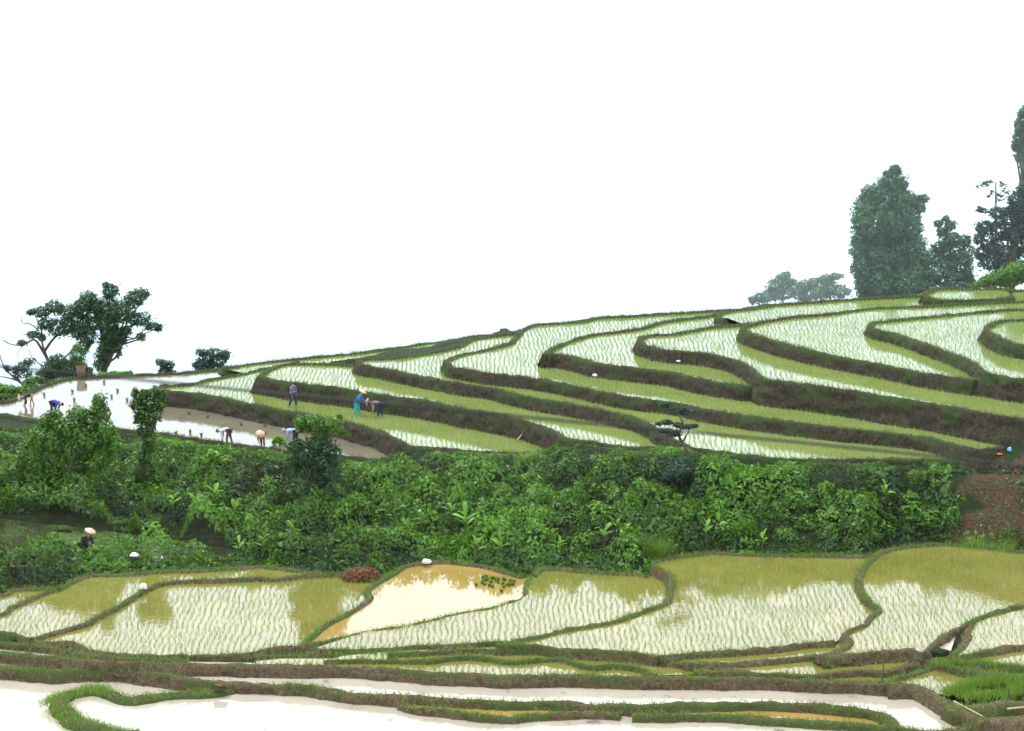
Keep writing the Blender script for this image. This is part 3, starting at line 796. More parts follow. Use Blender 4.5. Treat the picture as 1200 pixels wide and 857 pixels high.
tree('distant_tree', 'hazy wide treetop showing over the skyline, the larger of two', 'tree', (248, 450), 172,
     [(250, 431, 16, 6), (240, 432, 12, 6), (236, 413, 8, 5), (250, 415, 12, 7), (264, 416, 7, 7), (238, 424, 10, 5), (254, 424, 12, 6), (230, 428, 5, 4)], 0.3, 'leaf_blue', 0.2, dens=1.0, tint=0.2)

# --- right skyline group
tree('climber_covered_tree', 'towering tree trunk smothered in ivy, widest tree on the right skyline', 'tree', (1045, 352), 168,
     [(1048, 200, 8, 7), (1040, 205, 6, 5), (1042, 213, 15, 9), (1052, 216, 12, 12), (1022, 228, 14, 12), (1016, 240, 14, 14), (1036, 232, 16, 18), (1056, 234, 15, 16), (1071, 236, 10, 9), (1083, 233, 6, 5), (1079, 243, 6, 7),
      (1010, 258, 13, 20), (1030, 262, 20, 24), (1052, 262, 18, 24), (1068, 266, 14, 22), (1008, 288, 12, 22), (1028, 296, 20, 26), (1052, 296, 20, 26), (1072, 294, 15, 22), (1010, 314, 12, 18), (1014, 334, 13, 14), (1036, 328, 24, 22), (1062, 328, 20, 22), (1022, 346, 18, 8), (1050, 346, 20, 8)],
     0.34, 'leaf_ivy', 0.22, dens=1.9, tint=0.25)
tree('leafy_tree', 'bushy dark tree with a thin leading shoot right of the ivy covered tree', 'tree', (1110, 350), 164,
     [(1108, 257, 5, 4), (1100, 262, 6, 4), (1114, 264, 8, 6), (1104, 272, 6, 6), (1116, 280, 13, 9), (1131, 282, 8, 8), (1100, 290, 10, 8), (1134, 298, 8, 16), (1114, 298, 18, 14), (1090, 302, 14, 10), (1126, 318, 16, 16), (1102, 318, 20, 14), (1080, 322, 18, 14), (1136, 330, 8, 12), (1070, 336, 20, 10), (1096, 338, 24, 10), (1122, 338, 18, 8)],
     0.32, 'leaf_ivy', 0.22, dens=1.2, tint=0.1)
tree('leafy_tree', 'dark large leaved tree cut by the right edge, below the papaya like shoot', 'tree', (1188, 345), 158,
     [(1160, 306, 14, 12), (1150, 296, 8, 10), (1176, 324, 20, 12), (1196, 318, 16, 14), (1178, 312, 16, 8), (1196, 250, 14, 16), (1190, 234, 11, 9), (1198, 222, 8, 10), (1172, 250, 13, 8), (1184, 254, 14, 12), (1154, 266, 11, 9), (1148, 280, 8, 7), (1172, 270, 18, 12), (1190, 276, 14, 14), (1164, 290, 14, 10), (1184, 296, 18, 10), (1202, 260, 12, 30), (1212, 290, 14, 24), (1225, 270, 16, 30), (1150, 246, 5, 3), (1176, 304, 14, 5)],
     0.45, 'leaf_blue', 0.25, dens=1.5, tint=0.1, aspect=0.4)
tree('climber_covered_tree', 'very tall climber covered tree cut by the right edge of the photo', 'tree', (1212, 345), 170,
     [(1204, 128, 8, 8), (1200, 150, 9, 12), (1200, 172, 9, 14), (1204, 196, 8, 14), (1206, 218, 8, 14), (1206, 240, 9, 14), (1198, 134, 6, 7), (1194, 146, 6, 9), (1193, 160, 7, 10), (1190, 172, 5, 6), (1194, 184, 6, 6), (1204, 140, 10, 14), (1208, 160, 12, 18), (1208, 185, 9, 16), (1204, 206, 6, 16), (1212, 225, 9, 20), (1222, 150, 12, 26)],
     0.34, 'leaf_ivy', 0.4, dens=1.3)
r_ = empty('papaya_like_tree', aty(1167, 262, 160)); tag(r_, 'slim shoot with a few big drooping leaves above the dark tree at right', 'tree')
tubes('stem', [(np.array([aty(1167, v, 160) - aty(1167, 262, 160) for v in (300, 262, 245, 228, 213)]), np.linspace(0.09, 0.05, 5))], M['bark'], r_)
bpap = aty(1167, 262, 160)
for k, (u, v, u2, v2) in enumerate([(1167, 216, 1154, 209), (1167, 220, 1146, 213), (1167, 218, 1180, 213), (1167, 222, 1184, 222), (1167, 224, 1158, 226), (1167, 226, 1176, 228), (1167, 222, 1170, 230)]):
    a = aty(u, v, 160) - bpap; b = aty(u2, v2, 160 + (k % 3 - 1) * 0.6) - bpap
    c = np.array([(a + (b - a) * s) for s in np.linspace(0.4, 1, 26)]); c += rng.normal(size=c.shape) * 0.1; c[:, 2] -= np.linspace(0, 0.35, 26)
    V_, Q_, t_ = leaves(c, np.tile([0, 0.3, 1.0], (26, 1)) / 1.05 + rng.normal(size=c.shape) * 0.3, np.full(26, 0.36), rng.random(26) * 0.5, 0.4)
    link('leaf', mesh_np('leaf', V_, Q_, M['leaf_blue'], {'tint': t_}), r_)
for (u0, blobs, D_, lab) in [
        (918, [(916, 328, 11, 8), (908, 336, 10, 8), (924, 330, 9, 7), (918, 344, 18, 8), (905, 346, 12, 7), (922, 322, 5, 3)], 205, 'pale hazy round topped tree, second from the left beyond the top terraces'),
        (890, [(889, 349, 8, 6), (882, 352, 5, 5), (897, 350, 7, 6)], 203, 'smallest pale hazy bush beyond the top terraces, leftmost there'),
        (945, [(944, 335, 13, 8), (934, 340, 12, 8), (954, 332, 10, 7), (946, 346, 18, 8)], 208, 'pale hazy low tree in the middle beyond the top terraces'),
        (972, [(968, 328, 12, 7), (980, 324, 9, 4), (972, 338, 14, 9), (986, 342, 12, 8), (962, 344, 14, 8)], 206, 'pale hazy tree just left of the ivy covered tree')]:
    tree('distant_tree', lab, 'tree', (u0, 362), D_, blobs, 0.42, 'leaf_ivy', 0.15, dens=1.0, tint=0.25)
tree('hedge', 'bright green low hedge on the crest under the dark tree at right', 'hedge', (1178, 342), 150,
     [(1152, 330, 8, 6), (1164, 326, 12, 7), (1178, 321, 14, 8), (1192, 315, 12, 8), (1160, 335, 12, 6), (1180, 331, 16, 7), (1202, 322, 14, 12), (1144, 334, 6, 4)], 0.22, 'leaf_bright', trunk=False, dens=1.1, tint=-0.1, crown='foliage')

# --- trees standing in the thicket on the bank
def at_bank(u, v):
    return hit(u, v)
def btree(name, label, cat, uv, blobs, size, mat, **kw):
    b = at_bank(*uv); D = b[1]
    return tree(name, label, cat, uv, D, blobs, size, mat, base=b, **kw)
btree('large_bush', 'big rounded green bush at the left end of the bank, by the left pond', 'bush', (85, 590),
      [(64, 486, 10, 8), (56, 494, 12, 10), (92, 485, 14, 12), (117, 470, 9, 10), (118, 482, 13, 12), (106, 492, 14, 12), (78, 500, 20, 14), (44, 512, 14, 14), (60, 514, 20, 16), (96, 512, 24, 18), (124, 508, 16, 18), (34, 532, 18, 16), (60, 536, 24, 18), (90, 540, 24, 18), (116, 536, 20, 20), (20, 556, 16, 18), (46, 560, 22, 18), (76, 564, 24, 16), (10, 578, 16, 16), (134, 520, 10, 12), (-8, 570, 14, 26)],
      0.2, 'leaf_thick', trunk_r=0.14, dens=1.1, tint=0.08)
btree('columnar_tree', 'slim columnar tree with a flared leafy top, standing before the left pond', 'tree', (172, 588),
      [(180, 459, 8, 7), (190, 463, 6, 6), (168, 462, 7, 7), (158, 460, 4, 6), (160, 474, 9, 10), (175, 472, 13, 12), (187, 474, 8, 9), (174, 488, 16, 12), (164, 490, 8, 8), (171, 503, 12, 10), (175, 518, 9, 12), (170, 534, 11, 12), (168, 552, 14, 14), (160, 566, 12, 10), (180, 560, 10, 12)],
      0.19, 'leaf_thick', trunk_r=0.12, dens=1.25, tint=-0.12)
btree('broadleaf_tree', 'rounded tree with a lighter layered crown hiding part of a bending worker', 'tree', (372, 600),
      [(367, 491, 15, 6), (352, 494, 9, 6), (383, 495, 14, 6), (395, 503, 10, 5), (400, 508, 5, 3), (398, 488, 3, 4), (370, 500, 20, 7), (355, 502, 10, 6), (376, 509, 13, 6)],
      0.2, 'leaf_mid', trunk_r=0.1, dens=1.15, tint=0.1)
btree('broadleaf_tree', 'dark dense round tree right under the lighter layered crown on the bank', 'tree', (372, 604),
      [(347, 522, 14, 8), (373, 520, 16, 10), (388, 528, 12, 10), (358, 534, 18, 12), (378, 540, 20, 14), (343, 543, 11, 10), (360, 550, 16, 12), (388, 552, 13, 14), (374, 566, 16, 14), (362, 576, 10, 10), (384, 576, 12, 12)],
      0.2, 'leaf_dark', trunk_r=0.13, dens=1.15, tint=0.12)
btree('young_plant', 'yellow green young plant beside the bending worker in pale blue', 'plant', (328, 528),
      [(326, 514, 6, 4), (331, 519, 5, 4), (322, 518, 4, 3)], 0.16, 'leaf_bright', trunk_r=0.02, dens=1.6, tint=0.25)
btree('bright_shrub', 'yellow green broad leaved shrub on the bank below the straw hatted worker', 'shrub', (250, 566),
      [(240, 540, 9, 6), (252, 533, 12, 6), (264, 540, 10, 6), (248, 548, 14, 7), (236, 550, 6, 6), (262, 550, 9, 5)], 0.28, 'leaf_bright', trunk_r=0.04, dens=1.1, tint=0.05)
# flat topped feathery tree
b = at_bank(806, 540); D_ = b[1]
r_ = tree('flat_topped_tree', 'slender feathery tree with flat layered canopy at the edge of the lowest terrace', 'tree', (806, 540), D_,
          [(792, 479, 14, 3), (780, 474, 8, 3), (803, 483, 10, 3), (812, 482, 4, 2), (781, 495, 9, 3), (772, 497, 4, 2), (804, 500, 12, 3), (814, 499, 5, 2), (779, 505, 8, 3), (790, 508, 9, 4), (795, 498, 7, 3)],
          0.15, 'leaf_blue', base=b, trunk=False, dens=2.0, tint=0.1, aspect=0.35,
          limbs=[([(806, 540), (804, 526), (796, 512), (799, 500), (800, 494), (796, 488), (794, 481)], 0.09, 0.03), ([(796, 512), (788, 506), (780, 504)], 0.05, 0.02), ([(796, 488), (788, 480), (782, 475)], 0.04, 0.015), ([(799, 500), (790, 497), (782, 495)], 0.04, 0.015), ([(800, 496), (806, 490), (806, 484)], 0.03, 0.015), ([(800, 518), (806, 508), (810, 501)], 0.04, 0.02)])
btree('blue_green_bush', 'bluish feathery bush directly below the flat topped tree', 'bush', (800, 568),
      [(800, 542, 12, 7), (796, 552, 18, 9), (812, 556, 16, 8), (786, 558, 10, 7)], 0.16, 'leaf_blue', trunk_r=0.05, dens=1.6, tint=0.25, aspect=0.35)
btree('blue_green_bush', 'bluish layered bush to the lower right of the flat topped tree', 'bush', (832, 582),
      [(830, 565, 15, 6), (842, 572, 12, 6), (818, 572, 10, 6)], 0.16, 'leaf_blue', trunk_r=0.05, dens=1.6, tint=0.2, aspect=0.35)

# --- shrubs of the thicket (leaf clumps over a dome), copied
def shrub_mesh(kind, mat, n=520, size=0.2, seed=0):
    d = rng.normal(size=(n, 3)); d[:, 2] = np.abs(d[:, 2]) * 1.0 - 0.15
    d /= np.linalg.norm(d, axis=1)[:, None]
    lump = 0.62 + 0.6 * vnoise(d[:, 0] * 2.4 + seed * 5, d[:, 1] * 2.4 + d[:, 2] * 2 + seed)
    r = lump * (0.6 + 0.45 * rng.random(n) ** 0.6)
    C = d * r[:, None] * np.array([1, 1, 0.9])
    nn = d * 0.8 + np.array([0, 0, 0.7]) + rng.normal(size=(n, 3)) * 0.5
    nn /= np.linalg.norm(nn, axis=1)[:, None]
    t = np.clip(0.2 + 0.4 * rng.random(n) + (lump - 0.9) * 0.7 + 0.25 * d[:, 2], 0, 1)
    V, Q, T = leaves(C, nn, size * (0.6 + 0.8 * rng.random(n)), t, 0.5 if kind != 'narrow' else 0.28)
    return mesh_np('foliage', V, Q, M[mat], {'tint': T})
ZONES = ['at the far left', 'under the big rounded bush', 'beside the columnar tree', 'left of the bright broad shrub', 'under the straw hatted worker', 'by the layered tree', 'right of the layered tree', 'above the reddish brush pile', 'over the ochre pond', 'left of the middle', 'just right of the middle', 'left of the flat topped tree', 'under the flat topped tree', 'right of the flat topped tree', 'towards the bare earth', 'next to the bare earth']
protos = []
for k, (mat, nm, lab, grp) in enumerate([
        ('leaf_thick', 'shrub', 'dark shrub', 'dark green shrubs of the thicket'),
        ('leaf_thick', 'shrub', 'dark shrub', 'dark green shrubs of the thicket'),
        ('leaf_mid', 'leafy_shrub', 'mid green shrub', 'mid green shrubs of the thicket'),
        ('leaf_mid', 'leafy_shrub', 'mid green shrub', 'mid green shrubs of the thicket'),
        ('leaf_dark', 'dusky_shrub', 'bluish shrub', 'dusky shrubs of the thicket'),
        ('leaf_bright', 'pale_shrub', 'yellow green shrub', 'yellow green shrubs of the thicket')]):
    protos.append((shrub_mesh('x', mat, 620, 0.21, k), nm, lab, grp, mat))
stem_me = mesh_np('stem', *tube_arrays(np.array([[0, 0, -0.3], [0.02, 0, 0.2], [0.05, 0.04, 0.6]]), np.array([0.05, 0.04, 0.02])), M['bark'])
UEDGE = [(-150, 500), (0, 505), (60, 510), (130, 515), (185, 512), (240, 520), (300, 528), (350, 534), (440, 543), (500, 530), (560, 533), (640, 533), (660, 520), (700, 523), (770, 530), (853, 536), (945, 545), (1100, 545), (1150, 550), (1350, 560)]
LEDGE = [(-150, 705), (0, 697), (50, 690), (70, 688), (100, 676), (152, 673), (266, 667), (320, 665), (390, 673), (445, 678), (470, 665), (500, 659), (547, 660), (600, 672), (612, 674), (640, 666), (750, 673), (770, 656), (833, 648), (935, 650), (1015, 650), (1060, 639), (1143, 638), (1200, 645), (1350, 657)]
def band(u): return np.interp(u, *zip(*UEDGE)), np.interp(u, *zip(*LEDGE))
def clearing(u, v):      # open plots at lower left, bare earth at right
    a = (u < 285) & (u > -60) & (v > 608 + 0.13 * np.clip(u, 0, 300)) & (v < 652 + 0.02 * u) & (u > 0) 
    c = (u > 1126 + 90 * (vnoise(u * 0.04, v * 0.05) - 0.5)) & (v > 556) & (v < 634)
    return a | c
placed = 0
tries = 0
pts_done = []
while placed < 125 and tries < 3000:
    tries += 1
    u = rng.uniform(-60, 1240); lo, hi = band(u)
    v = rng.uniform(lo + 14, hi - 4)
    if clearing(u, v) or (u < 285 and v > 600 and v < 662) or (1110 < u): continue
    if any((u - a) ** 2 / 2.2 + (v - b_) ** 2 < 150 for a, b_ in pts_done): continue
    pts_done.append((u, v))
    p = hit(u, v)
    k = rng.choice(6, p=[0.2, 0.17, 0.2, 0.15, 0.12, 0.16])
    me_, nm, lab, grp, mt = protos[k]
    root = empty(nm, p + np.array([0, 0, -0.15]), rng.uniform(0, 6.28))
    s = rng.uniform(0.45, 0.95)
    if v < lo + 30: s = min(s, 0.42)
    if v > hi - 22: s = min(s, 0.55)
    root.scale = (s * rng.uniform(0.9, 1.35), s * rng.uniform(0.9, 1.2), s * rng.uniform(0.9, 1.6))
    zone = ZONES[min(int((u + 60) / 82), len(ZONES) - 1)]
    row = ('at the bank top', 'mid bank', 'at the bank foot')[min(2, int(3 * (v - lo) / (hi - lo)))]
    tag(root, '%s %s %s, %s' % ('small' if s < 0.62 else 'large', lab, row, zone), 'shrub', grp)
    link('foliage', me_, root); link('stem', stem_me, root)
    placed += 1
print('shrubs', placed)

# --- undergrowth: uncountable leaf carpet following the bank
def carpet(N, mat, label, size, lift, sel, seed, tb=0.0, aspect=0.5, name='undergrowth'):
    X = rng.uniform(-36, 36, N); Y = rng.uniform(84, 122, N)
    Z = tz(X, Y)
    u, v = project(np.column_stack([X, Y, Z]))
    lo, hi = band(u)
    cj = cover[np.clip(np.rint((Y - GY[0]) / 0.4).astype(int), 0, len(GY) - 1), np.clip(np.rint((X - GX[0]) / 0.4).astype(int), 0, len(GX) - 1)]
    ok = (u > -120) & (u < 1320) & (v > lo - 4) & (v < hi + 14) & (cj < -50) & sel(u, v) & ~((np.abs(u - 97) < 20) & (v < 662) & (v > 640))
    X, Y, Z, u, v = X[ok], Y[ok], Z[ok], u[ok], v[ok]
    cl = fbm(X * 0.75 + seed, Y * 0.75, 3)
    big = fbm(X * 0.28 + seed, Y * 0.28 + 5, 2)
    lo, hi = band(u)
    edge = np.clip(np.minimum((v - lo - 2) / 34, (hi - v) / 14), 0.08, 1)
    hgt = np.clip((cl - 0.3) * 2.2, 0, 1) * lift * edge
    Z = Z + hgt * (0.75 + 0.35 * rng.random(len(X)))
    e = 0.15
    gx = (fbm((X + e) * 0.75 + seed, Y * 0.75, 3) - cl) / e * 2.2 * lift; gy = (fbm(X * 0.75 + seed, (Y + e) * 0.75, 3) - cl) / e * 2.2 * lift
    N_ = np.column_stack([-gx, -gy - 0.35, np.ones(len(X))]) + rng.normal(size=(len(X), 3)) * 0.55
    N_ /= np.linalg.norm(N_, axis=1)[:, None]
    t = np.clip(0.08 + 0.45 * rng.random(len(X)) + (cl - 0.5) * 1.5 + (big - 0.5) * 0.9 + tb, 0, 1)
    V, Q, T = leaves(np.column_stack([X, Y, Z]), N_, size * (0.6 + 0.8 * rng.random(len(X))), t, aspect)
    print(name, len(X))
    tag(link(name, mesh_np(name, V, Q, M[mat], {'tint': T})), label, 'undergrowth', kind='stuff')
notclear = lambda u, v: ~clearing(u, v)
carpet(290000, 'leaf_thick', 'tangled green undergrowth covering the bank between the terraces', 0.22, 1.6, notclear, 3)
carpet(90000, 'leaf_mid', 'lighter green creepers over the bank between the terraces', 0.26, 1.7, lambda u, v: ~clearing(u, v) & (vnoise(u * 0.03, v * 0.045) > 0.5), 3, aspect=0.45, name='creepers')
carpet(1700000, 'weed_low', 'short green weeds over the open plots at the foot of the bank', 0.10, 0.12, lambda u, v: clearing(u, v) & (u < 1000) & (vnoise(u * 0.05, v * 0.12) > 0.27), 8, tb=0.1, aspect=0.3, name='weeds')
carpet(45000, 'leaf_bright', 'yellow green climbers spread over the thicket in patches', 0.26, 1.5, lambda u, v: ~clearing(u, v) & (u < 1110) & (vnoise(u * 0.035 + 40, v * 0.05) > 0.7), 3, tb=-0.15, aspect=0.4, name='creepers')
carpet(160000, 'leaf_thick', 'scattered dark weeds on the bare earth slope at right', 0.13, 0.35, lambda u, v: (u > 1105) & (vnoise(u * 0.06, v * 0.07) > 0.42), 11, name='weeds')

# --- large leaved plants: every leaf a part
def leaf_strip(L, W, bend, n=7, fold=0.12):
    V = []; Q = []
    for i in range(n + 1):
        t = i / n
        wv = W * math.sin(math.pi * min(1, t * 0.93 + 0.05)) ** 0.8 * 0.5
        a = bend * t
        x = L * t * math.cos(a * 0.6); z = L * (0.9 * t - bend * 0.55 * t * t)
        V += [(x, -wv, z + fold * wv), (x, 0, z - 0.02), (x, wv, z + fold * wv)]
        if i < n:
            b_ = i * 3
            Q += [(b_, b_ + 1, b_ + 4, b_ + 3), (b_ + 1, b_ + 2, b_ + 5, b_ + 4)]
    V = np.array(V)
    return V, np.array(Q)
def make_leaf_mesh(L, W, bend, mat, tint):
    V, Q = leaf_strip(L, W, bend)
    t = np.clip(tint + (np.arange(len(V)) % 3 == 1) * 0.15, 0, 1)
    return mesh_np('leaf', V, Q, M[mat], {'tint': t})
LM = [make_leaf_mesh(0.62, 0.20, 1.0, 'leaf_bright', 0.75), make_leaf_mesh(0.55, 0.22, 0.8, 'leaf_bright', 0.5), make_leaf_mesh(0.7, 0.16, 1.15, 'leaf_bright', 0.35)]
def big_plant(uv, n, s, label, cat='plant', up=0.6, name='broad_leaved_plant'):
    s *= 1.0; p = hit(*uv) + np.array([0, -0.5, 0.45])
    r = empty(name, p, rng.uniform(0, 6.28)); tag(r, label, cat)
    tubes('stem', [(np.array([[0, 0, -0.4], [0, 0, 0.1], [0.02, 0, 0.55 * s]]), np.array([0.035, 0.03, 0.015]) * (0.5 + s * 0.5))], M['bark'], r)
    for k in range(n):
        o = link('leaf', LM[(k + n) % 3], r, (0, 0, s * (0.1 + 0.5 * k / n)))
        o.rotation_euler = (rng.normal() * 0.15, rng.normal() * 0.25 - up * (k / n) * 0.6 , k * 2.4 + rng.normal() * 0.3)
        q = s * rng.uniform(0.8, 1.2); o.scale = (q, q, q)
for uv, n, s, lab in [
        ((546, 630), 11, 1.25, 'biggest yellow green broad leaved plant above the ochre pond'),
        ((560, 655), 7, 0.8, 'broad leaved plant right at the bund of the ochre pond'),
        ((586, 655), 9, 0.95, 'broad leaved plant above the right end of the ochre pond'),
        ((528, 612), 6, 0.9, 'broad leaved plant upper left of the biggest yellow green one'),
        ((655, 655), 8, 0.8, 'broad leaved plant above the middle rice field bund'),
        ((648, 640), 6, 0.7, 'small broad leaved plant a little above the middle rice field'),
        ((708, 640), 8, 0.9, 'upright broad leaved plant left of the long grass tuft'),
        ((722, 628), 6, 0.7, 'smaller broad leaved plant left of and above the long grass tuft'),
        ((826, 636), 8, 0.9, 'broad leaved plant right of the long grass tuft'),
        ((841, 628), 6, 0.8, 'pale broad leaved plant just above the right middle rice field'),
        ((892, 648), 7, 0.75, 'small spiky bright plant on the bund of the right middle rice field'),
        ((325, 630), 10, 1.2, 'tall upright bright leaved plant below the layered tree'),
        ((345, 640), 8, 0.95, 'bright leaved plant to the right of the tall upright one below the layered tree'),
        ((310, 650), 8, 0.8, 'bright low plant near the foot of the bank left of the tall upright one'),
        ((206, 602), 8, 0.85, 'bright plant on the slope right of the columnar tree'),
        ((232, 604), 9, 0.9, 'bright plant on the open slope left of centre of the bright row'),
        ((254, 598), 10, 1.1, 'largest bright plant of the row on the open slope'),
        ((276, 612), 8, 0.9, 'rightmost bright plant of the row on the open slope'),
        ((282, 654), 8, 0.7, 'bright fern like plant above the far bund of the left fields'),
        ((855, 590), 7, 0.9, 'pale leaved plant in the thicket right of the bluish bushes'),
        ((1035, 590), 8, 0.8, 'yellow green plant in the upper right of the thicket'),
        ((60, 655), 7, 0.7, 'bright leafy plant beside the kneeling person'),
        ((115, 660), 7, 0.6, 'bright leafy plant right of the kneeling person')]:
    big_plant(uv, n, s, lab)
def grass_tuft(uv, n, L, label, mat='grass', tint=0.5, spread=0.25):
    p = hit(*uv) + np.array([0, -0.2, 0])
    Vs, Qs, Ts, c = [], [], [], 0
    for k in range(n):
        a = rng.uniform(0, 6.28); l = L * rng.uniform(0.6, 1.1); le = rng.uniform(0.2, 1.0)
        b0 = np.array([math.cos(a), math.sin(a), 0]) * rng.uniform(0, spread)
        t = np.linspace(0, 1, 5)
        path = b0 + np.column_stack([np.cos(a) * t * l * le * 0.7, np.sin(a) * t * l * le * 0.7, l * (t - 0.55 * le * t * t)])
        wv = np.array([-math.sin(a), math.cos(a), 0]) * 0.014
        ww = (1 - t * 0.9)[:, None] * wv
        V = np.stack([path - ww, path + ww], 1).reshape(-1, 3)
        i = np.arange(4) * 2
        Vs.append(V); Qs.append(np.column_stack([i, i + 1, i + 3, i + 2]) + c); c += 10
        Ts.append(np.full(10, np.clip(tint + rng.normal() * 0.2, 0, 1)))
    r = empty('grass_tuft', p); tag(r, label, 'grass tuft')
    link('blades', mesh_np('blades', np.vstack(Vs), np.vstack(Qs), M[mat], {'tint': np.concatenate(Ts)}), r)
grass_tuft((770, 652), 420, 1.3, 'large arching long grass tuft at the foot of the bank left of the corner field', tint=0.35, spread=0.6)
grass_tuft((742, 655), 200, 0.8, 'smaller long grass tuft to the left of the large arching one', tint=0.3, spread=0.4)
grass_tuft((858, 560), 260, 1.0, 'long pale grass tuft at the bank top right of the flat topped tree', tint=0.3, spread=0.4)
grass_tuft((1140, 640), 220, 0.6, 'bright grass tuft under the bare earth slope by the right field', tint=0.7, spread=0.7)
grass_tuft((1175, 642), 220, 0.6, 'bright grass tuft cut close to the right edge under the bare earth slope', tint=0.7, spread=0.7)
grass_tuft((620, 540), 240, 0.7, 'tall yellow green grass at the end of the left middle terrace', tint=0.8, spread=0.8)
grass_tuft((590, 534), 240, 0.7, 'tall yellow green grass left of the end of the middle terrace', tint=0.8, spread=0.8)

# --- mud mound weeds in the lower right corner and on the near promontory
def weed_patch(pts, n, h, label, tint=0.5, dz=0.05):
    W = np.array([onz(u, v, z) for u, v, z in pts])
    i = rng.integers(0, len(W) - 1, n); t = rng.random(n)[:, None]
    C = W[i] * (1 - t) + W[i + 1] * t + rng.normal(size=(n, 3)) * np.array([0.22, 0.22, 0.02])
    Vb, Pb, tb = blades(C, h * (0.5 + rng.random(n)), np.full(n, 0.022), 0.5, np.clip(tint + rng.normal(size=n) * 0.25, 0, 1))
    tag(link('mound_grass', mesh_np('mound_grass', Vb, Pb, M['grass'], {'tint': tb})), label, 'grass', kind='stuff')
weed_patch([(1100, 778, -0.74), (1130, 776, -0.74), (1160, 780, -0.74), (1200, 784, -0.74)], 2600, 0.14, 'green grass on the bank over the small blue pond')
weed_patch([(1110, 812, -0.98), (1140, 803, -0.95), (1170, 797, -0.85), (1210, 800, -0.8), (1180, 815, -0.9), (1130, 818, -1.0)], 6000, 0.2, 'bright green grass on the mound in the lower right corner', 0.6)
weed_patch([(56, 826, -1.4), (70, 818, -1.36), (106, 806, -1.36), (128, 812, -1.36)], 2500, 0.14, 'bright grass fringe on the tip of the nearest bund', 0.7)
weed_patch([(70, 832, -1.5), (92, 848, -1.5), (125, 858, -1.55), (160, 866, -1.55)], 4500, 0.18, 'bright grass on the near bank at lower left', 0.7)

# ------------------------------------------------------------------ people
def skin_obj(name, joints, edges, rad, mat, parent, root='pelvis', sub=1):
    me = bpy.data.meshes.new(name)
    keys = list(rad.keys()); idx = {k: i for i, k in enumerate(keys)}
    bm = bmesh.new()
    lay = bm.verts.layers.skin.verify()
    vs = [bm.verts.new(joints[k]) for k in keys]
    for a, b in edges:
        if a in idx and b in idx: bm.edges.new((vs[idx[a]], vs[idx[b]]))
    for k, v in zip(keys, vs):
        r = rad[k]; v[lay].radius = (r, r) if not isinstance(r, tuple) else r
        v[lay].use_root = (k == root)
    bm.to_mesh(me); bm.free()
    me.materials.append(mat)
    o = link(name, me, parent)
    m = o.modifiers.new('skin', 'SKIN'); m.use_smooth_shade = True
    s_ = o.modifiers.new('subdivision', 'SUBSURF'); s_.levels = sub; s_.render_levels = sub
    return o
def cone_hat(parent, pos, mat, r=0.24, h=0.15, tilt=(0, 0)):
    n = 24; V = []; Q = []
    prof = [(0.005, h), (r * 0.35, h * 0.66), (r * 0.7, h * 0.30), (r, 0.0), (r * 0.98, -0.012), (r * 0.66, h * 0.24), (r * 0.3, h * 0.55)]
    for (a, z) in prof:
        for k in range(n):
            t = 2 * math.pi * k / n
            V.append((a * math.cos(t), a * math.sin(t), z))
    for i in range(len(prof) - 1):
        for k in range(n):
            Q.append((i * n + k, i * n + (k + 1) % n, (i + 1) * n + (k + 1) % n, (i + 1) * n + k))
    o = link('hat', mesh_np('hat', np.array(V), np.array(Q), mat, None, True), parent, pos)
    o.rotation_euler = (tilt[0], tilt[1], 0)
    return o
def dome(parent, name, pos, r, mat, rot=(0, 0, 0), brim=0.0):
    n = 16; V = []; Q = []
    prof = [(0.004, 1.0), (0.4, 0.92), (0.75, 0.66), (0.96, 0.3), (1.0, 0.0), (1.0 + brim, -0.06), (0.97, -0.08)]
    for a, z in prof:
        for k in range(n):
            t = 2 * math.pi * k / n; V.append((a * r * math.cos(t), a * r * math.sin(t), z * r))
    for i in range(len(prof) - 1):
        for k in range(n): Q.append((i * n + k, i * n + (k + 1) % n, (i + 1) * n + (k + 1) % n, (i + 1) * n + k))
    o = link(name, mesh_np(name, np.array(V), np.array(Q), mat, None, True), parent, pos); o.rotation_euler = rot
    return o
